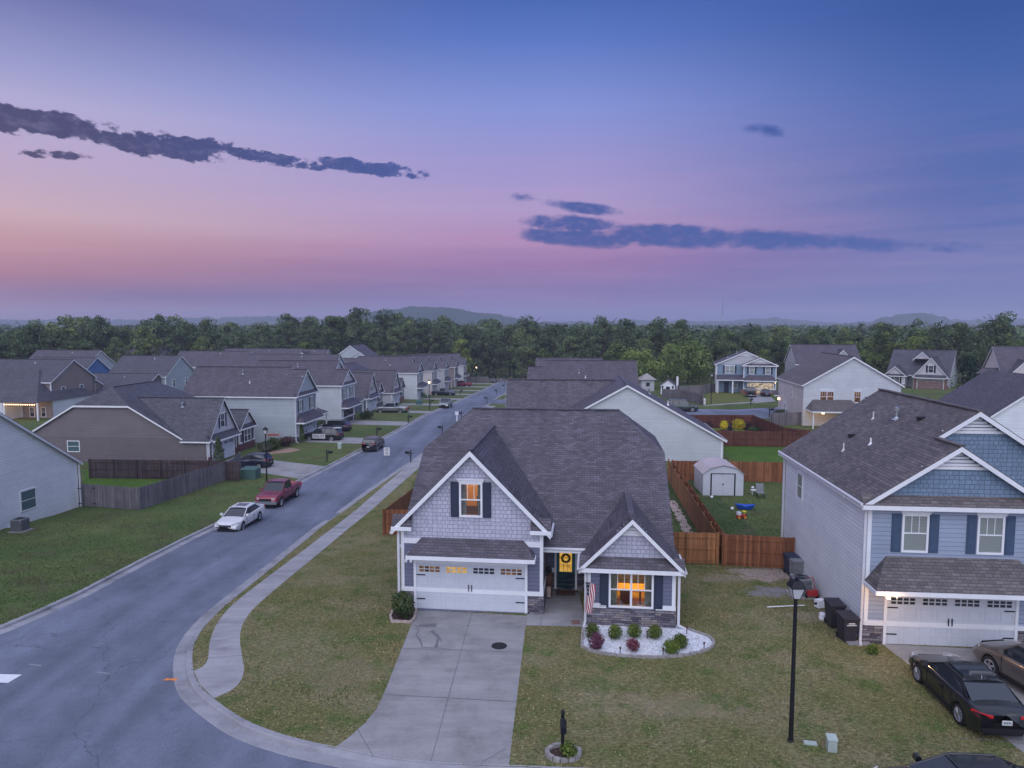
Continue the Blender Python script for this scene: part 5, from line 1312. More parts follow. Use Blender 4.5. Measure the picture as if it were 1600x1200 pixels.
    for s_ in(1,-1):
        pl=MB()
        pl.tube((xA,s_*wbm*.97,za-.02),(xB,s_*wr_*1.01,zr-.07),tr*1.1,tr,6);pl.tube((xB,s_*wr_*1.01,zr-.065),(xC,s_*wr_*1.01,zr-.065),tr,tr,6)
        # rear quarter panel
        cx=.30 if kind=='sedan' else .34
        if kind!='pickup' : pl.prism([(xD-.02,s_*wbm*1.0,zd-.02),(xD+cx,s_*wbm*1.0,zd-.02),(xC+cx*.5,s_*wr_*1.01,zr-.07),(xC-.03,s_*wr_*1.01,zr-.07)],(0,s_*.012,0))
        else: pl.prism([(xD-.02,s_*wbm,zd-.02),(xD+.16,s_*wbm,zd-.02),(xC+.12,s_*wr_*1.01,zr-.07),(xC-.03,s_*wr_*1.01,zr-.07)],(0,s_*.012,0))
        pl.build('pillar',pm,o,smooth=False)
    # B pillars, seams, handles
    mid=(xA+xD)/2+(.0 if kind!='suv' else .15)
    B_=[mid] if kind!='suv' else [mid,xD+.95]
    for s_ in(1,-1):
        sm=MB()
        for bx_ in B_: u=(bx_-xD)/(xA-xD);xt=xC+(xB-xC)*u;sm.prism([(bx_-.04,s_*wbm,zb),(bx_+.04,s_*wbm,zb),(xt+.035,s_*wr_,zr-.07),(xt-.035,s_*wr_,zr-.07)],(0,s_*.01,0))
        for bx_ in (xA-.30,mid,max(xD+.28,-wb/2+.55) if kind!='pickup' else xD+.12):
            sm.box(bx_-.007,bx_+.007,s_*hw*.985-.012,s_*hw*.985+.014,bot+.12,belt-.10)
        sm.box(-wb/2+wr+.12,wb/2-wr-.05,s_*hw*.985-.03,s_*hw*.985+.01,bot-.02,bot+.07)
        sm.build('seam',M['black'],o)
    for s_ in(1,-1):
        for bx_ in (mid+.16,mid-.80): MB().box(bx_-.10,bx_+.08,s_*hw-.01,s_*hw+.022,belt-.22,belt-.18).build('door_handle',M['chrome'] if pt!='black' else M['iron'],o)
        mm=MB();mm.prism([(xA-.36,s_*(hw*.96),za+.05),(xA-.18,s_*(hw*.96),za+.05),(xA-.20,s_*(hw*.96),za+.19),(xA-.32,s_*(hw*.96),za+.19)],(0,s_*.20,0));mm.build('mirror',pm,o)
    # lights, grille, bumpers, plate
    zl=top(h2-.1)
    for s_ in(1,-1):
        hl_=MB();hz=.66 if kind!='pickup' else .84;hz=hz if kind not in('suv','jeep') else .78
        hl_.prism([(h2-.40,s_*hw*.93,hz+.05),(h2-.07,s_*hw*.72,hz-.03),(h2-.03,s_*hw*.52,hz-.02),(h2-.03,s_*hw*.52,hz+.09),(h2-.14,s_*hw*.74,hz+.12),(h2-.42,s_*hw*.93,hz+.14)],(.03,s_*.02,0))
        hl_.build('headlight',M['lamp_glass'],o)
        tl=MB();tz=.78 if kind=='sedan' else (.92 if kind!='pickup' else .86)
        if kind=='pickup': tl.box(-h2-.012,-h2+.12,s_*hw*.80 if s_>0 else -hw*.93,s_*hw*.93 if s_>0 else -hw*.80,tz-.08,tz+.26)
        else: tl.prism([(-h2+.42,s_*hw*.945,tz+.06),(-h2+.08,s_*hw*.875,tz+.02),(-h2-.01,s_*hw*.45,tz+.04),(-h2-.01,s_*hw*.45,tz+.12),(-h2+.06,s_*hw*.86,tz+.17),(-h2+.36,s_*hw*.94,tz+.15)],(-.022,s_*.02,0))
        tl.build('taillight',M['tail'],o)
    gr=MB();gz=.50 if kind=='sedan' else .62;gr.box(h2-.05,h2+.012,-hw*.48,hw*.48,gz,gz+(.15 if kind=='sedan' else .26));gr.box(h2-.06,h2+.01,-hw*.6,hw*.6,.28,.38)
    gr.build('grille',M['black'],o)
    MB().box(h2+.005,h2+.02,-hw*.46,hw*.46,gz+.075,gz+.10).build('grille_bar',M['chrome'],o)
    bm='chrome' if kind=='pickup' else 'black'
    MB().box(-h2-.03,-h2+.10,-hw*.84,hw*.84,.34 if kind!='pickup' else .5,.50 if kind!='pickup' else .64).build('rear_bumper',M[bm],o)
    pz=.62 if kind!='pickup' else .56
    pt_=MB().box(-h2-.035,-h2-.02,-.15,.15,pz,pz+.15).build('licence_plate',M['plate'],o)
    mb=MB()
    for q_ in range(5): mb.box(-h2-.038,-h2-.035,-.115+q_*.048,-.085+q_*.048,pz+.04,pz+.11)
    mb.build('plate_character',M['box_green'],pt_)
    for wx in f_:
        for s_ in(1,-1):
            cy=s_*(hw-.12);ty=MB().lathe([(wr*.60,-.10),(wr*.94,-.115),(wr,-.07),(wr,.07),(wr*.94,.115),(wr*.60,.10)],(wx,cy,wr),'y',22).build('wheel',M['tyre'],o,smooth=True)
            ri=MB();yo=cy+s_*.085;ri.lathe([(wr*.63,0),(wr*.70,s_*.018),(wr*.66,s_*.028),(wr*.58,s_*.01),(wr*.56,-s_*.05)],(wx,yo,wr),'y',22)
            for q_ in range(5 if kind!='sedan' else 10):
                n_=5 if kind!='sedan' else 10;t_=6.283*q_/n_+.2
                ri.beam((wx+.03*math.cos(t_),yo+s_*.0,wr+.03*math.sin(t_)),(wx+wr*.62*math.cos(t_),yo,wr+wr*.62*math.sin(t_)),.03,.001) if False else ri.tube((wx+.02*math.cos(t_),yo+s_*.012,wr+.02*math.sin(t_)),(wx+wr*.62*math.cos(t_),yo+s_*.005,wr+wr*.62*math.sin(t_)),.035 if n_==5 else .02,.045 if n_==5 else .024,5)
            ri.lathe([(0,s_*.03),(.05,s_*.028),(.06,0)],(wx,yo,wr),'y',10);ri.build('rim',M[rim],ty)
            MB().lathe([(0,0),(wr*.62,0)],(wx,yo-s_*.03,wr),'y',16).build('brake_disc',M['iron'],ty)
    if kind=='pickup': MB().box(-h2+.06,-h2+1.95,-hw*.85,hw*.85,.60,.68).build('bed_floor',M['black'],o)
    if extra: extra(o,h2,hw,cab,belt)
    return o
def mid(a,b): return ((a[0]+b[0])/2,(a[1]+b[1])/2)
RA=R(85)   # heading along the street away from the camera
def sun(o,h2,hw,cab,belt): MB().box(cab[2]+.35,cab[1]-.25,-.38,.38,1.40,1.455).build('sunroof',M['carglass'],o)
wx,wy=un(352,824.5);
# white sedan: front tyre contact of its street side at (378,823)
q=un(378,824);car('parked_car','white sedan with sunroof parked facing us at the left kerb, nearest on the street','sedan',(q[0]-.75+.087*1.4,q[1]+1.45),RA+math.pi,'white','sedan',4.84,1.83,1.45,2.73,.33,extra=sun,rim='chrome')
q=un(438.5,788.5)
def twotone(o,h2,hw,cab,belt):
    MB().box(h2-.10,h2+.06,-hw*.96,hw*.96,.44,.66).build('front_bumper',M['paint_silver'],o);MB().box(-h2+.1,h2-.2,-hw-.006,-hw+.02,.46,.56).build('side_trim',M['paint_grey'],o)
car('pickup_truck','maroon pickup with silver lower bumper parked facing us behind the white sedan','pickup truck',(q[0]-.85+.087*1.7,q[1]+1.75),RA+math.pi,'maroon','pickup',5.5,2.0,1.90,3.35,.40,extra=twotone)
q=un(406,732);car('parked_car','dark blue suv parked nose to the garage of the brown house','suv',(q[0]-1.25,q[1]+1.05),R(175),'navy','wagon',4.2,1.8,1.6,2.55,.33)
def police(o,h2,hw,cab,belt):
    for s_ in (1,-1):
        MB().box(-.62,1.12,s_*(hw+.002)-.008,s_*(hw+.002)+.008,.42,1.02).build('door_panel',M['paint_white'],o)
        cu=bpy.data.curves.new('police_text','FONT');cu.body='POLICE';cu.size=.46;cu.extrude=.004;cu.align_x='CENTER';cu.shear=.2
        to=bpy.data.objects.new('police_text',cu);C.objects.link(to);bpy.context.view_layer.update()
        me=bpy.data.meshes.new_from_object(to.evaluated_get(bpy.context.evaluated_depsgraph_get()));bpy.data.objects.remove(to)
        t2=bpy.data.objects.new('police_lettering',me);C.objects.link(t2);me.materials.append(M['paint_navy']);t2.parent=o
        t2.location=(.25,s_*(hw+.018),.55);t2.rotation_euler=(R(90),0,0 if s_<0 else math.pi)
    MB().box(.28,.52,-.55,.55,1.72,1.80).build('light_bar',M['lamp_glass'],o);MB().box(-h2+.05,-h2+1.0,-.5,.5,1.74,1.76).build('roof_panel',M['paint_white'],o)
q=un(519.3,688.5);car('police_car','black and white police suv with lettering on its door, in front of the sage house','police car',(q[0]-1.45,q[1]+1.0),R(174.5),'black','suv',5.05,2.0,1.77,3.02,.38,extra=police)
q=un(540,674);car('parked_car','dark suv parked on the far side of the police car','suv',(q[0]-1.9,q[1]+.6),R(174.5),'navy','suv',4.9,1.95,1.75,2.85,.37)
q=un(575,705);car('parked_car','black compact suv seen from behind, parked on the street kerb beyond the sign','suv',(q[0]+.25,q[1]+2.1),RA,'black','wagon',4.5,1.85,1.65,2.65,.35)
q=un(627,645);car('pickup_truck','silver crew cab pickup across the driveway of the slate house','pickup truck',(q[0]-1.8,q[1]+1.1),R(174),'silver','pickup',5.9,2.03,1.95,3.65,.41)
q=un(702.5,637);car('pickup_truck','grey pickup parked facing us on the street near the lit lamp','pickup truck',(q[0]-.95,q[1]+2.3),RA+math.pi,'silver','pickup',5.6,2.0,1.9,3.5,.41)
q=un(705,618);car('pickup_truck','dark grey pickup turned across the drive, nose to the street','pickup truck',(q[0]-2.0,q[1]+1.0),R(-7),'navy','pickup',5.8,2.0,1.95,3.6,.42)
q=un(732,604);car('pickup_truck','maroon pickup across a drive higher up the street','pickup truck',(q[0]-2.1,q[1]+1.0),R(174),'maroon','pickup',5.8,2.0,1.95,3.6,.42)
q=un(760,592.5);car('pickup_truck','dark blue pickup near the far lit street lamp','pickup truck',(q[0]-2.4,q[1]+1.),R(-6),'navy','pickup',5.8,2.0,1.95,3.6,.42)
q=un(771,597.5);car('parked_car','small grey sedan at the far end of the street','sedan',(q[0],q[1]+2.),RA+math.pi,'grey','sedan',4.7,1.83,1.5,2.7,.33)
q=un(728,590);car('parked_car','white suv nosed in beside the last house of the row','suv',(q[0]-1.,q[1]+2),R(175),'pearl','suv',4.9,1.95,1.75,2.85,.37)
q=un(716,588);car('parked_car','second white car beyond the white suv, far up the row','car',(q[0]+3.,q[1]+9),R(175),'white','wagon',4.6,1.85,1.6,2.7,.35)
q=un(819,607);car('parked_car','white boxy off road car right of the pavement, behind the long roof','off road car',(q[0]+.3,q[1]+.5),R(172),'white','jeep',4.3,1.9,1.85,2.7,.40,roofmat='black')
q=un(826,589);car('parked_car','white car half hidden behind the long roof at the street end','car',(q[0]+.5,q[1]+.5),R(170),'white','sedan',4.6,1.8,1.5,2.7,.33)
q=un(1085,642.5);car('parked_car','dark green suv parked on the back street behind the grey fence','suv',(q[0]-1.75,q[1]+1.3),R(-6),'green','suv',5.1,2.0,1.95,3.0,.40)
q=un(1178,621);car('pickup_truck','black pickup seen from behind in the drive of the blue shuttered house','pickup truck',(q[0]+.2,q[1]+2.6),R(73),'black','pickup',5.8,2.0,1.95,3.6,.42)
q=un(1199,620);car('parked_car','dark sedan beside the black pickup on the back street drive','sedan',(q[0]+.4,q[1]+2.2),R(75),'navy','sedan',4.9,1.85,1.45,2.8,.34)
# right driveway
q1=un(1432,1066);q2=un(1497.5,1133);aa=math.atan2(q1[1]-q2[1],q1[0]-q2[0]);m_=mid(q1,q2)
car('parked_car','black sedan seen from behind on the right driveway','sedan',(m_[0]+.90*math.sin(aa),m_[1]-.90*math.cos(aa)),aa,'black','sedan',4.63,1.78,1.44,2.70,.335,z=0.02,
    extra=lambda o,h2,hw,cab,belt:(MB().box(cab[2]+.15,cab[1]-.1,-hw*.6,hw*.6,1.405,1.452).build('sunroof',M['carglass'],o),MB().prism([(-.75,0,1.42),(-.95,0,1.42),(-.93,0,1.50)],(0,.03,0)).build('antenna',M['chrome'],o)))
q=un(1552,1052);car('parked_car','bronze grey suv lit by the garage lamp, beside the black sedan','suv',(q[0]+.85,q[1]-1.5),R(97),'bronze','suv',4.9,1.92,1.70,2.80,.37,z=0.02)
q=un(1490,1196);car('parked_car','black car roof cut off by the bottom right edge, in the street','car',(q[0]-.9,q[1]-2.0),R(176),'black','sedan',4.7,1.83,1.45,2.75,.33,z=.0-.12+.0)
# ---------------------------------------------------------------- street furniture
def mailbox(label,loc,rz,sc_=1.,bedding=False,group='mailboxes along the street'):
    o=thing('mailbox',label,'mailbox',(loc[0],loc[1],g(*loc)),rz,group)
    MB().box(-.05,.05,-.05,.05,-.3,1.28).lathe([(.07,1.28),(.05,1.33),(0,1.38)],n=8).build('post',M['black'],o)
    MB().box(-.035,.035,-.62,.28,.93,.99).tube((0,-.05,.62),(0,-.38,.93),.03).build('arm',M['black'],o)
    mb=MB();pr=[(-.09,0),(.09,0),(.09,.12)]+[(.09*math.cos(t_),.12+.09*math.sin(t_)) for t_ in (math.pi*.17*k for k in range(1,6))]+[(-.09,.12)]
    mb.prism([(x,-.66,.99+z) for x,z in pr],(0,.5,0)).build('box',M['iron'],o);MB().box(.09,.10,-.35,-.20,1.06,1.17).build('flag',M['iron'],o);return o
mailbox('black mailbox on a post inside a ring of edging stones, near foreground',un(879,1176),R(-2),group=None)
for px,py,lb,rz in [(511,721,'black mailbox by the drive of the brown house',R(82)),(589,682,'black mailbox by the black suv on the kerb',R(82)),(638,661,'black mailbox on the lawn edge in front of the silver pickup',R(82)),(719,617,'small black mailbox in front of the dark grey pickup',R(82)),(673,634,'black mailbox on the lawn under the lit lamp',R(82)),
    (642,722,'black mailbox on the grass verge nearest the corner house roof',R(-98)),(691,679,'black mailbox, second along the right pavement',R(-98)),(721,655,'black mailbox next to the white paper box',R(-98)),(761,629,'black mailbox at the corner of the side street',R(-98)),(776,616,'black mailbox, first beyond the side street',R(-98)),(788,608,'black mailbox, second beyond the side street',R(-98)),(797,602,'black mailbox, third beyond the side street',R(-98)),(805,596,'black mailbox, farthest along the right pavement',R(-98)),
    (1173,633,'dark mailbox on the lawn edge of the blue shuttered house',R(10)),(1202,651,'blue mailbox beside the white gable house',R(90))]:
    mailbox(lb,un(px,py),rz)
x,y=un(714,659);o=thing('paper_box','white newspaper post beside the mailbox behind the corner house','mailbox',(x,y,g(x,y)))
MB().box(-.08,.08,-.08,.08,0,1.1).build('post',M['trim'],o);MB().box(-.25,.25,-.25,.25,1.1,1.5).prism([(-.3,-.3,1.5),(.3,-.3,1.5),(.3,.3,1.5),(-.3,.3,1.5)],(0,0,.08)).build('box',M['trim'],o)
def lamppost(label,loc,H_=4.6,on=None,group='black lantern street lamps'):
    o=thing('street_lamp',label,'street lamp',(loc[0],loc[1],g(*loc)),0,group)
    MB().lathe([(.10,-.3),(.10,.02),(.075,.06),(.062,H_*.5),(.055,H_)],n=12).build('pole',M['black'],o)
    MB().box(.07,.085,-.03,.03,1.55,1.60).build('access_cover',M['steel'],o)
    b=H_;lan=MB();s0,s1=.10,.19
    gl=MB().prism([(-s0,-s0,b+.04),(s0,-s0,b+.04),(s0,s0,b+.04),(-s0,s0,b+.04)],(0,0,.001));gl=MB()
    c0=[(-s0,-s0),(s0,-s0),(s0,s0),(-s0,s0)];c1=[(x*s1/s0,y*s1/s0) for x,y in c0]
    for i in range(4): j=(i+1)%4;gl.poly([(*c0[i],b+.05),(*c0[j],b+.05),(*c1[j],b+.38),(*c1[i],b+.38)])
    gl.build('lantern_glass',M[{'on':'bulb_far',None:'lamp_glass'}[on]],o)
    for i in range(4): lan.tube((*c0[i],b+.05),(*c1[i],b+.38),.012,.012,5)
    lan.lathe([(.06,-.0),(.10,.05),(.14,.05)],(0,0,b),'z',8);lan.box(-.21,.21,-.21,.21,b+.38,b+.41)
    i0=len(lan.v);ct=[(-.22,-.22),(.22,-.22),(.22,.22),(-.22,.22)]
    for i in range(4): j=(i+1)%4;lan.poly([(*ct[i],b+.41),(*ct[j],b+.41),(ct[j][0]*.55,ct[j][1]*.55,b+.60),(ct[i][0]*.55,ct[i][1]*.55,b+.60)])
    lan.poly([(x*.55,y*.55,b+.60) for x,y in ct]);lan.lathe([(.05,.60),(.045,.66),(.07,.68),(0,.72)],(0,0,b),'z',8)
    lan.build('lantern_cap',M['iron'],o)
    if on: lamp((loc[0],loc[1],g(*loc)+H_+.2),55,(1,.55,.25),.15)
    return o
lamppost('tall black lamp post with unlit lantern on the right front lawn',un(1235.5,1158),4.55)
lamppost('black lamp post behind the maroon pickup, in front of the brown house',un(417,752),4.6)
lamppost('lit lamp post beside the grey pickup on the street',un(671,641),5.0,'on')
lamppost('lit lamp post beside the dark blue pickup, far up the street',un(744.5,599),5.,'on')
lamppost('farthest lit lamp post at the last house of the row',(-18.5,236),6.5,'on')
lamppost('black lamp post right of the far pavement, beside the long roof',un(792.5,635),4.8)
lamppost('black lamp post on the lawn of the blue shuttered house',un(1111,632),4.8)
# speed limit sign
x,y=un(605,743);o=thing('speed_limit_sign','white speed limit sign on a thin steel post at the verge','road sign',(x,y,g(x,y)),R(-2))
MB().tube((0,0,-.2),(0,0,2.9),.03).build('post',M['steel'],o);MB().box(-.30,.30,-.045,-.03,2.05,2.85).build('sign_plate',M['plate'],o)
def text(body,size,loc,par,m_='black',rot=(R(90),0,0)):
    cu=bpy.data.curves.new('lettering','FONT');cu.body=body;cu.size=size;cu.extrude=.003;cu.align_x='CENTER'
    to=bpy.data.objects.new('lettering',cu);C.objects.link(to);bpy.context.view_layer.update()
    me=bpy.data.meshes.new_from_object(to.evaluated_get(bpy.context.evaluated_depsgraph_get()));bpy.data.objects.remove(to)
    t2=bpy.data.objects.new('lettering',me);C.objects.link(t2);me.materials.append(M[m_]);t2.parent=par;t2.location=loc;t2.rotation_euler=rot
text('SPEED',.15,(0,-.05,2.66),o);text('LIMIT',.15,(0,-.05,2.50),o);text('25',.36,(0,-.05,2.15),o)
nb=[c for c in MH.o.children if c.name.startswith('number_board')][0]
for i,ch in enumerate('5824'): text(ch,.18,(8.36,.35,1.76-i*.20),nb,'plate',(R(90),0,R(-90)))
def ubox(label,px,py,sx,sy,sz,m_,name='utility_box',rz=0.):
    x,y=un(px,py);o=thing(name,label,'utility box',(x,y,g(x,y)),rz)
    MB().box(-sx/2,sx/2,-sy/2,sy/2,-.1,sz*.86).build('cabinet',M[m_],o)
    MB().prism([(-sx/2-.02,-sy/2-.02,sz*.86),(sx/2+.02,-sy/2-.02,sz*.86),(sx/2+.02,sy/2+.02,sz),(-sx/2-.02,sy/2+.02,sz)],(0,0,.03)).build('lid',M[m_],o)
ubox('small pale green utility box on the lawn right of the near lamp post',1299,1172,.26,.26,.42,'metal_box',rz=R(-10))
ubox('dark green transformer cabinet on the lawn behind the maroon pickup',392,747,1.5,1.2,1.05,'box_green',rz=R(-5))
ubox('small pale utility box on the lawn left of the black compact suv',531,701,.45,.4,.7,'metal_box');ubox('white utility pillar at the corner of the back street lawn',1100,632,.4,.4,1.0,'trim')
ubox('green cabinet on the lawn below the red brick house',655,632,1.2,.9,.9,'box_green')
x,y=un(1266,1162);mb=MB().box(-.19,.19,-.10,.10,-.05,.03);o=mb.build('meter_cover',M['metal_box']);o.location=(x,y,g(x,y)+.012);o.rotation_euler=(0,0,R(-12));tag(o,'pale flat meter cover in the grass beside the near lamp post','meter cover')
# mailbox ring and garage bed edging, gravel bed edging
def edging(label,pts,mt,closed=True,bl=.22,wd=.13,hh=.12,name='stone_edging'):
    o=thing(name,label,'edging',(pts[0][0],pts[0][1],g(*pts[0])));mb=MB();ox,oy,oz=o.location
    p=pts+[pts[0]] if closed else pts;rb=random.Random(2)
    for (a,b),(c,d) in zip(p,p[1:]):
        l=math.hypot(c-a,d-b);n=max(1,round(l/bl));ux,uy=(c-a)/l,(d-b)/l
        for i in range(n):
            s=l*(i+.5)/n;h2=l/n*.47;x,y=a+ux*s-ox,b+uy*s-oy;z=g(a+ux*s,b+uy*s)-oz;w2=wd/2*rb.uniform(.85,1.1);hz=hh*rb.uniform(.85,1.15)
            q=[(x-ux*h2-uy*w2,y-uy*h2+ux*w2),(x+ux*h2-uy*w2,y+uy*h2+ux*w2),(x+ux*h2+uy*w2,y+uy*h2-ux*w2),(x-ux*h2+uy*w2,y-uy*h2-ux*w2)]
            mb.prism([(*r_,z-.05) for r_ in q],(0,0,hz+.05))
    mb.build('edging_stone',M[mt],o);return o
gp=smooth(GRAVEL[2:13],2)
edging('dark stone edging around the white gravel bed',[un(911.5,973)]+gp,'rock',False,.20,.10,.10)
cx,cy=un(880,1179);rg=[(cx+.50*math.cos(t_),cy+.38*math.sin(t_)) for t_ in [6.283*k/14 for k in range(14)]]
edging('grey stone edging ring round the near mailbox post','' or rg,'rock',True,.2,.12,.13)
def bedmesh(poly,mt,name,z=.03):
    mb=MB();mb.prism([(x,y,g(x,y)-.05) for x,y in poly],(0,0,z+.05));return mb.build(name,M[mt],kind='structure')
bedmesh(rg,'mulch','mulch_bed');bp=U((610,964),(614,955),(626,950),(651,952),(647,968),(642,973),(612,972))
edging('pinkish stone edging around the small bed left of the garage',bp,'rock_pink',True,.16,.10,.09);bedmesh(bp,'mulch','mulch_bed')
tb=U((405,712),(425,705),(455,700),(470,703),(455,707),(430,709));bedmesh(tb,'tan_mulch','mulch_bed')
gb=[(21,92.8),(31.4,92.5),(31.2,87),(21,87)];bedmesh(gb,'mulch','mulch_bed',.02)
# white gravel
full=[un(912,970)]+gp+[un(1062,978)];bedmesh(full,'pebble','gravel_base',.02)
mb=MB();rs=random.Random(4);bx=bbox(full);k=0
while k<7500:
    x=rs.uniform(bx[0],bx[1]);y=rs.uniform(bx[2],bx[3])
    if inside((x,y),full):
        k+=1;s=rs.uniform(.018,.042);z=.035;i0=len(mb.v);mb.v+=[(x+s*rs.uniform(.7,1.2),y,z),(x,y+s*rs.uniform(.6,1.2),z),(x-s,y+rs.uniform(-.01,.01),z),(x,y-s,z),(x,y,z+s*rs.uniform(.5,1)),]
        for a,b in ((0,1),(1,2),(2,3),(3,0)): mb.f.append((i0+a,i0+b,i0+4))
mb.build('white_gravel',M['pebble'],kind='stuff')
for i,(px,py,lb) in enumerate([(969,1024,'front left'),(1036,1025,'front middle'),(1100,1016,'front right'),(1073,991,'rear right'),(955.5,999,'rear, beside the second shrub'),(919,1002,'far left'),(1011,998,'rear middle')]):
    x,y=un(px,py);o=thing('path_light','thin black solar path light in the white gravel bed, '+lb,'path light',(x,y,g(x,y)),0,'path lights in the gravel bed')
    MB().tube((0,0,0),(0,0,.30),.018).build('stake',M['iron'],o);MB().lathe([(.03,.26),(.045,.30),(.045,.33),(0,.35)],n=8).build('lamp_cap',M['p_brown'],o)
# flag on the corner house
def flag(label,loc,rz,sc_=1.,z0=0,name='flag'):
    o=thing(name,label,'flag',(loc[0],loc[1],z0),rz);o.scale=(sc_,)*3
    MB().tube((0,.5,0),(0,-.35,1.25),.014).build('flag_pole',M['trim'],o)
    mats=[M['p_red'],M['p_white']]
    for cs in range(2):
        mb=MB();n=10
        for st_ in range(13):
            if st_%2!=cs: continue
            for i in range(n):
                def P(s,t_):   # s along hoist (0..13), t drop 0..1
                    xx=(s/13-.5)*.40*(1-.25*t_)+.05*math.sin(t_*5+s*.5);yy=-.33-.05*math.sin(s*1.1+t_*3)+.05*t_;zz=1.18-.25*(s/13)*.3-t_*1.35
                    return (xx,yy,zz)
                t0,t1=i/n,(i+1)/n
                if st_<7 and t0<.4: continue
                mb.poly([P(st_,t0),P(st_+1,t0),P(st_+1,t1),P(st_,t1)])
        mb.build('stripe',mats[cs],o)
    mb=MB()
    for st_ in range(7):
        for i in range(4): mb.poly([P(st_,i/n),P(st_+1,i/n),P(st_+1,(i+1)/n),P(st_,(i+1)/n)])
    cn=mb.build('canton',M['shutter'],o)
    sm=MB()
    for a in range(4):
        for b in range(3): c_=P(.9+a*1.7,.06+b*.12);sm.box(c_[0]-.012,c_[0]+.012,c_[1]-.012,c_[1]-.004,c_[2]-.012,c_[2]+.012)
    sm.build('star',M['p_white'],cn)
    return o
q=hl((8.55,-1.25));flag('striped flag hanging from a pole beside the twin window of the corner house',q,HR,1.0,z0=.95)
q=un(432,690);flag('striped flag hanging by the sage house wall above a small sign',(q[0],q[1]),R(60),1.2,z0=g(*q)+1.3)
x,y=un(427,694);o=thing('yard_sign','small pink and white yard sign below the flag at the sage house','sign',(x,y,g(x,y)));MB().box(-.9,.9,-.02,.02,1.0,1.4).build('sign_board',M['rock_pink'],o);MB().box(-.7,.7,-.03,-.02,1.12,1.28).build('sign_lettering',M['p_red'],o)
MB().tube((-.7,0,0),(-.7,0,1.0),.03).build('post',M['steel'],o);MB().tube((.7,0,0),(.7,0,1.0),.03).build('post',M['steel'],o)
# porch things
q=hl((6.62,2.1));o=thing('porch_figure','dark decorative figure standing on the porch beside the front door','ornament',(q[0],q[1],.02),HR)
MB().lathe([(0,0),(.16,.02),(.13,.5),(.20,.75),(.17,1.0),(.06,1.1),(0,1.1)],n=12).build('body',M['p_brown'],o);MB().lathe([(0,1.05),(.13,1.15),(.15,1.27),(.10,1.4),(0,1.43)],n=12).build('head',M['black'],o);MB().box(-.09,.09,-.22,-.12,0,.5).build('sign_board',M['rock_pink'],o)
q=hl((7.39,2.6));o=MB().box(-.45,.45,-.25,.25,0,.02).build('door_mat',M['p_brown']);o.location=(q[0],q[1],.012);o.rotation_euler=(0,0,HR);tag(o,'brown and red mat in front of the front door','door mat')
q=hl((7.39,3.07));o=thing('wreath','round dark wreath with small blossoms hanging on the front door glass','wreath',(q[0],q[1],1.55),HR)
mb=MB();rb=random.Random(8)
for k in range(150): t_=6.283*k/150;leafcards(mb,(.19*math.cos(t_),0,.19*math.sin(t_)),(.06,.04,.06),4,.035,rb)
mb.build('ring',M['leaf_maroon'],o)
q=hl((7.75,-.0));o=MB().box(-.17,.17,-.1,.1,0,.12).build('brick_stack',M['brick_red']);o.location=(q[0]+.1,q[1]-.95,.01);tag(o,'red brick block at the front corner of the porch slab','brick')
# bins by the blue house
def bin_(label,loc,rz,m_='plastic_bin',tilt=0,mark=True,sc_=1.):
    o=thing('wheeled_bin',label,'wheeled bin',(loc[0],loc[1],g(*loc)),rz,'wheeled bins beside the blue house');o.scale=(sc_,)*3
    mb=MB();b0=[(-.24,-.26),(.24,-.26),(.24,.28),(-.24,.28)];b1=[(-.31,-.36),(.31,-.36),(.31,.36),(-.31,.36)]
    for i in range(4): j=(i+1)%4;mb.poly([(*b0[i],.04),(*b0[j],.04),(*b1[j],1.0),(*b1[i],1.0)])
    mb.poly([(*p,.04) for p in b0]);mb.box(-.33,.33,-.38,.38,.96,1.01);mb.build('bin_body',M[m_],o)
    MB().prism([(-.33,-.40,1.01),(.33,-.40,1.01),(.33,.40,1.06),(-.33,.40,1.06)],(0,0,.04)).build('lid',M[m_],o)
    MB().tube((-.25,.45,1.0),(.25,.45,1.0),.02).build('handle',M['black'],o)
    for s_ in(-1,1): MB().lathe([(0,-.03),(.12,-.03),(.12,.03),(0,.03)],(s_*.0,.30,.12),'y',12).build('wheel',M['tyre'],o) if False else MB().tube((s_*.20,.30,.12),(s_*.27,.30,.12),.12,.12,12).build('wheel',M['tyre'],o)
    if mark:
        MB().box(-.13,.13,-.372,-.345,.82,.86).build('marking',M['plate'],o);MB().box(-.2,.2,-.364,-.335,.75,.78).build('marking',M['plate'],o)
    return o
bin_('dark wheeled bin with a white mark, nearest of the bins beside the white side wall',un(1323,1000),R(2));bin_('dark wheeled bin just behind the nearest one beside the white side wall',un(1303,978),R(-2),mark=False)
bin_('grey wheeled bin by the brown fence end, farthest along the white wall',un(1243,902),R(5),'plastic_grey',mark=False,sc_=.9);bin_('tall dark blue bin behind the grey one at the fence end',un(1236,897),R(5),'shutter',mark=False,sc_=.95)
def acunit(label,loc,rz,m_='plastic_grey',sc_=1.):
    o=thing('air_conditioner',label,'air conditioner',(loc[0],loc[1],g(*loc)+.06),rz);o.scale=(sc_,)*3
    MB().box(-.55,.55,-.55,.55,-.1,0).build('pad',M['rock'],o);b=MB().box(-.4,.4,-.4,.4,0,.85)
    b.build('casing',M[m_],o);l_=MB()
    for k in range(12):
        zz=.08+k*.06
        for s_ in(-1,1): l_.box(-.38,.38,s_*.405-.006,s_*.405+.006,zz,zz+.02);l_.box(s_*.405-.006,s_*.405+.006,-.38,.38,zz,zz+.02)
    l_.build('louvre',M['iron'],o);f=MB()
    for k in range(5): f.lathe([(.06+k*.065,.86),(.075+k*.065,.87),(.09+k*.065,.86)],n=18)
    f.build('fan_grille',M['iron'],o)
acunit('grey air conditioner at the foot of the white house wall, left edge',un(32,830),R(-5))
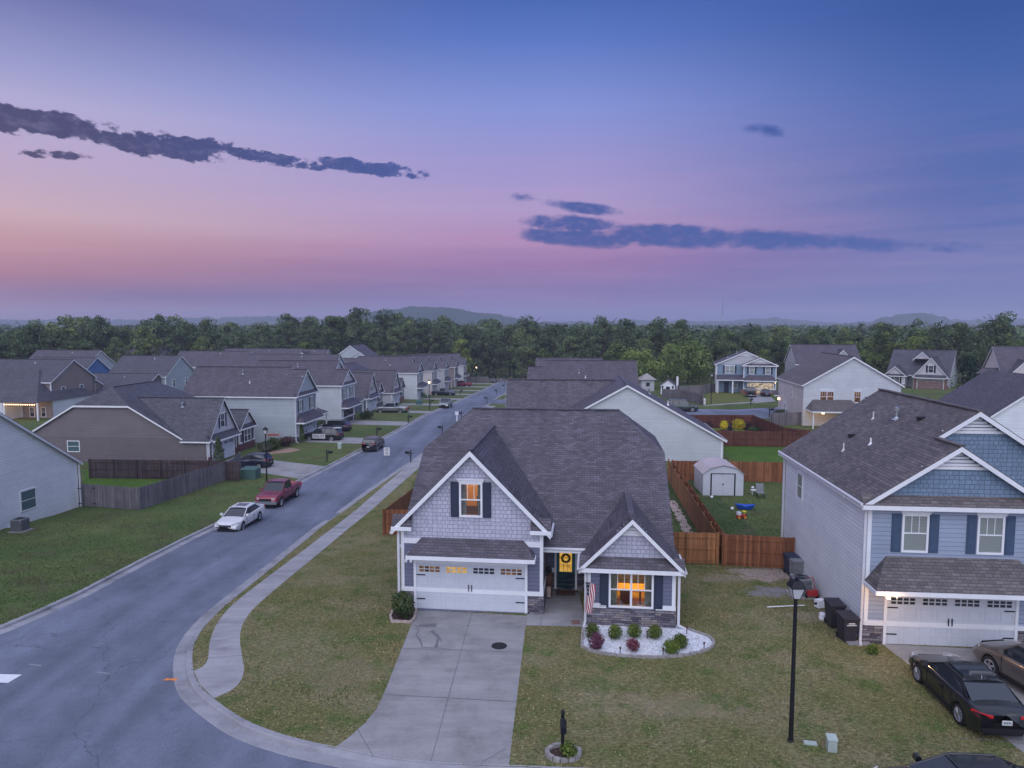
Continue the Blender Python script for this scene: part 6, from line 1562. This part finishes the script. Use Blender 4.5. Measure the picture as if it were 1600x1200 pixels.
acunit('grey air conditioner between the bins and the lamp lantern, beside the white wall',un(1250,930),R(-5))
q=un(1268,935);o=thing('red_cart','red wheeled cart folded against the white wall beside the air conditioner','cart',(q[0],q[1],g(*q)))
MB().box(-.25,.25,-.12,.12,.15,.4).build('tray',M['p_red'],o);MB().tube((-.2,.1,.4),(-.17,.3,.9),.02).tube((.2,.1,.4),(.17,.3,.9),.02).tube((-.17,.3,.9),(.17,.3,.9),.02).build('handle',M['p_red'],o)
for s_ in(-.27,.27): MB().tube((s_-.03,0,.13),(s_+.03,0,.13),.13,.13,12).build('wheel',M['tyre'],o)
q=un(1281,950);MB();o=thing('hose_reel','white hose reel box against the white wall','hose reel',(q[0],q[1],g(*q)),R(20));MB().box(-.2,.2,-.15,.15,.05,.4).build('casing',M['trim'],o);MB().tube((-.3,0,.25),(-.2,0,.25),.05).build('handle',M['iron'],o)
q=un(1291,968);o=MB().lathe([(0,0),(.16,0),(.18,.12),(.10,.17),(.17,.2),(.16,.28),(0,.3)],n=10).build('plant_pot',M['trim']);o.location=(q[0]-.15,q[1],g(*q));tag(o,'stack of white plant pots at the wall left of the dark bins','plant pots')
q=un(1226,950);mb=MB();mb.tube((-.6,0,.05),(1.2,.2,.05),.025);o=mb.build('white_pipe',M['trim']);o.location=(q[0]-.2,q[1],g(*q));tag(o,'long white pipe lying on the grass behind the near lantern','pipe')
q=un(1333,1006);o=MB().prism([(-.45,-.15,0),(.45,-.2,0),(.45,.2,0),(-.45,.15,0)],(0,0,.06)).build('splash_block',M['kerb']);o.location=(q[0]+.2,q[1],g(*q)+.01);tag(o,'concrete splash block under the downspout of the blue house','splash block')
q=un(1190,935);
# shed
q=un(1098,774);sa=R(-3)
o=thing('garden_shed','pale metal garden shed with gambrel roof and double doors in the fenced yard','shed',(q[0],q[1],g(*q)+.0),sa)
W_,D_=3.15,3.4;pf=[(0,0),(W_,0),(W_,1.75),(W_*.82,2.15),(W_*.5,2.38),(W_*.18,2.15),(0,1.75)]
MB().prism([(x,0,z) for x,z in pf],(0,D_,0)).build('wall',M['metal_shed'],o)
rf=MB();rp_=[(-.08,1.68)]+[(0,1.77)]+[(W_*.18,2.19),(W_*.5,2.43),(W_*.82,2.19),(W_,1.77),(W_+.08,1.68)]
for (a,b),(c,d) in zip(rp_,rp_[1:]): rf.prism([(a,-.1,b),(c,-.1,d),(c,D_+.1,d),(a,D_+.1,b)],(0,0,.03))
for k in range(1,4):
    for (a,b),(c,d) in zip(rp_,rp_[1:]): rf.beam((a,D_*k/4-.1,b+.05),(c,D_*k/4-.1,d+.05),.04,.03)
rf.build('roof',noisy('shed_roof',(.46,.40,.42),.08,2,.5),o)
fr=MB().box(.58,.68,-.03,.0,0,1.72).box(2.42,2.52,-.03,.0,0,1.72).box(.58,2.52,-.03,0,1.72,1.78);fr.build('door_frame',M['iron'],o)
for a,b in ((.68,1.54),(1.56,2.42)):
    d_=MB().box(a,b,-.02,.0,.02,1.71).build('door',M['metal_shed'],o);MB().box((1.50 if a<1 else 1.57),(1.53 if a<1 else 1.60),-.05,-.02,.85,.98).build('handle',M['black'],d_)
# yard toys and chair
q=un(1196,778);o=thing('lounge_chair','grey mesh garden chair with white side table beside the white wall','garden chair',(q[0]-.4,q[1],g(*q)),R(170))
MB().box(-.28,.28,-.3,.3,.40,.44).build('seat',M['plastic_grey'],o);MB().prism([(-.28,-.3,.44),(.28,-.3,.44),(.28,-.5,1.05),(-.28,-.5,1.05)],(0,.03,0)).build('backrest',M['plastic_grey'],o)
for a in(-.26,.26):
    for b in(-.28,.28): MB().tube((a,b,0),(a,b,.42),.02).build('leg',M['iron'],o)
q=un(1188,774);o=thing('side_table','low white plastic table left of the grey garden chair','table',(q[0]-.3,q[1]+.3,g(*q)));MB().box(-.35,.3,-.2,.2,.34,.38).build('table_top',M['trim'],o)
for a in(-.28,.24):
    for b in(-.15,.15): MB().tube((a,b,0),(a,b,.35),.02).build('leg',M['trim'],o)
q=un(1164,796);o=thing('paddling_boat','blue plastic toy boat shell lying on the yard grass','toy',(q[0],q[1],g(*q)),R(-8))
mb=MB();n=12;rim_=[(.75*math.cos(6.283*k/n),.32*math.sin(6.283*k/n)) for k in range(n)]
for i in range(n): j=(i+1)%n;mb.poly([(rim_[i][0]*.65,rim_[i][1]*.6,.02),(rim_[j][0]*.65,rim_[j][1]*.6,.02),(*rim_[j],.30+.12*abs(rim_[j][0])),(*rim_[i],.30+.12*abs(rim_[i][0]))])
mb.poly([(x*.65,y*.6,.02) for x,y in rim_]);mb.build('hull',M['p_blue'],o);MB().box(-.15,.15,-.3,.3,.24,.27).build('seat',M['p_blue'],o)
q=un(1158,810);o=thing('ride_on_toy','red yellow and white toddler ride on toy on the yard grass','toy',(q[0],q[1],g(*q)),R(10))
MB().box(-.32,.32,-.14,.14,.12,.26).build('body',M['p_red'],o);MB().box(-.30,-.06,-.12,.12,.26,.46).build('seat',M['p_white'],o);MB().tube((.22,0,.26),(.26,0,.5),.04).box(.1,.34,-.16,.16,.46,.50).build('handlebar',M['p_yellow'],o)
for a in(-.22,.22):
    for b in(-.15,.15): MB().tube((a,b-.03,.10),(a,b+.03,.10),.10,.10,10).build('wheel',M['p_orange'],o)
GB2='white balls on the yard grass'
for px,py,lb in ((1176,764,'behind the white side table'),(1185,763,'second one near the chair'),(1112,779,'in front of the shed'),(1144,797,'left of the blue toy boat')):
    q=un(px,py);o=MB().lathe([(0,0),(.08,.02),(.12,.10),(.12,.14),(.08,.21),(0,.23)],n=12).build('ball',M['trim'],smooth=True);o.location=(q[0],q[1],g(*q));tag(o,'white ball on the yard grass, '+lb,'ball',GB2)
# river stones along the fence
rb=random.Random(6);mb=MB()
a_,b_=un(1052,806),un(1075,850)
a_=hl((12.9,11));b_=hl((13.6,8.1))
p0=(P1[0]-.55,P1[1]+.6);p1=(p0[0]+1.6,p0[1]+15)
for k in range(420):
    f=rb.random();x=p0[0]+(p1[0]-p0[0])*f+rb.uniform(-.28,.28);y=p0[1]+(p1[1]-p0[1])*f;s=rb.uniform(.06,.13)
    mb.lathe([(0,-s*.3),(s,0),(s*.7,s*.5),(0,s*.65)],(x,y,g(x,y)),'z',6)
mb.build('river_stone',M['rock_pink'],kind='stuff')
# playhouse, gazebo, tower
q=un(1034,617);o=thing('playhouse','little white playhouse with pitched roof and dark shutters behind the grey fence','playhouse',(q[0],q[1]+1,g(*q)),R(-15))
MB().prism([(0,0,0),(2.8,0,0),(2.8,0,1.9),(1.4,0,2.9),(0,0,1.9)],(0,2.6,0)).build('wall',M['siding_white'],o)
rf=MB();rf.prism([(-.2,-.2,1.78),(1.4,-.2,2.95),(1.4,2.8,2.95),(-.2,2.8,1.78)],(0,0,.08));rf.prism([(1.4,-.2,2.95),(3.0,-.2,1.78),(3.0,2.8,1.78),(1.4,2.8,2.95)],(0,0,.08));rf.build('roof',M['roof_plum'],o)
wn=MB().box(1.0,1.8,-.04,-.01,.6,1.6).build('window',M['glass_dark'],o)
for a in(.3,2.3): MB().box(a-.12,a+.2,-.05,-.01,1.2,1.75).build('shutter',M['black'],o)
MB().box(3.0,3.4,1.0,1.4,0,3.6).build('chimney',M['trim'],o)
q=un(1001,612);o=thing('gazebo','small square gazebo with pale pyramid roof beyond the pale blue gable house','gazebo',(q[0],q[1],g(*q)))
rf=MB();c_=(1.6,1.6,4.0)
for a,b in (((-.3,-.3),(3.5,-.3)),((3.5,-.3),(3.5,3.5)),((3.5,3.5),(-.3,3.5)),((-.3,3.5),(-.3,-.3))): rf.poly([(*a,2.6),(*b,2.6),c_])
rf.build('roof',M['rock'],o);MB().box(.2,3.0,.2,3.,-.2,2.6).build('wall',M['siding_pale'],o);MB().box(1.2,2.0,.15,.2,1.2,2.).build('window',M['glass_dark'],o)
o=thing('radio_mast','slender lattice radio mast with a small light on the horizon','mast',((1127-800)/F*900,900,-5))
mb=MB();Hm=50
for s_ in ((-.8,-.8),(.8,-.8),(0,.9)): mb.tube((s_[0]*1.6,s_[1]*1.6,0),(s_[0]*.3,s_[1]*.3,Hm),.22,.12,4)
for k in range(24):
    z0=k*Hm/24;z1=(k+1)*Hm/24;f=1.6-1.3*k/24
    mb.tube((-.8*f,-.8*f,z0),(.8*f,-.8*f,z1),.09,.09,3);mb.tube((.8*f,-.8*f,z0),(0,.9*f,z1),.09,.09,3)
mb.build('lattice',M['steel'],o);MB().tube((0,0,Hm),(0,0,Hm+4),.2).build('antenna',M['steel'],o);MB().lathe([(0,Hm+4),(.5,Hm+4.4),(0,Hm+4.9)],n=8).build('beacon',M['bulb_dim'],o)
MB().tube((-.1,-1,24),(-.1,-2.2,24),.9).build('dish_antenna',M['trim'],o)
# ---------------------------------------------------------------- grass tufts
def grassm(name,cols):
    def fn(t,b):
        r=t.n('ShaderNodeNewGeometry').outputs['Random Per Island'];n=nz(t,wpos(t),.5,5,.62);c=t.ramp(r,cols);c=t.mix(t.ramp(n,[(.50,0.),(.68,.75)]),c,t.mix(1.,c,(.55,.85,.42),'MULTIPLY'));c=t.mix(t.ramp(nz(t,wpos(t),.3,4,.6),[(.5,0.),(.66,.6)]),c,t.mix(1.,c,(1.35,1.12,1.05),'MULTIPLY'));L(t,c,b.inputs[0])
    return mat(name,fn,rough=.9,spec=.1)
grassm('blade_dry',[(0,(.12,.115,.05)),(.35,(.20,.185,.085)),(.65,(.28,.235,.125)),(1,(.42,.35,.22))]);grassm('blade_green',[(0,(.05,.085,.025)),(.5,(.095,.14,.042)),(1,(.16,.18,.07))])
def tufts(k_sel,mt,dens,hh,ymax,seed):
    rg=random.Random(seed);mb=MB()
    for k in k_sel:
        for f in acc.get(k,[]):
            a,b_,c=[cv[i] for i in f];cy=(a.y+b_.y+c.y)/3;cx=(a.x+b_.x+c.x)/3
            if cy>ymax or cy<19 or abs(cx)>cy*.78+3: continue
            ar=abs((b_.x-a.x)*(c.y-a.y)-(c.x-a.x)*(b_.y-a.y))/2;n=ar*dens*min(1,(30/cy)**1.3);n=int(n)+(rg.random()<n%1)
            for _ in range(n):
                u,v=rg.random(),rg.random()
                if u+v>1:u,v=1-u,1-v
                x=a.x+(b_.x-a.x)*u+(c.x-a.x)*v;y=a.y+(b_.y-a.y)*u+(c.y-a.y)*v
                if noise.noise((x*.5,y*.5,3.))<-.25+rg.random()*.3-.2: continue
                z=g(x,y);t=rg.uniform(0,6.28);w_=hh*rg.uniform(.35,.8);l=rg.uniform(-1,1)*hh*.8;h_=hh*rg.uniform(.5,1.2)
                dx,dy=math.cos(t)*w_,math.sin(t)*w_
                mb.poly([(x-dx,y-dy,z-.01),(x+dx,y+dy,z-.01),(x+dx*.3-dy*l/w_*.6,y+dy*.3+dx*l/w_*.6,z+h_)])
    return mb.build('grass_tufts',M[mt],kind='stuff')
kd=[i for i,r in enumerate(REG) if r[1]=='lawn_dry'];ky_=[i for i,r in enumerate(REG) if r[1]=='lawn_yard']
tufts(kd,'blade_dry',120,.05,60,1);tufts([-1]+ky_,'blade_green',70,.07,80,2)
# ---------------------------------------------------------------- haze
hz=MB().box(-2600,2600,-400,3400,-30,72).build('haze',M['black'],kind='stuff')
hm=bpy.data.materials.new('haze');hm.use_nodes=True;t=NT(hm.node_tree);hm.node_tree.nodes.clear()
v=t.n('ShaderNodeVolumePrincipled',{'Color':(.70,.74,.95,1),'Density':.00032,'Anisotropy':0.});L(t,v.outputs[0],t.n('ShaderNodeOutputMaterial').inputs['Volume'])
hz.data.materials[0]=hm
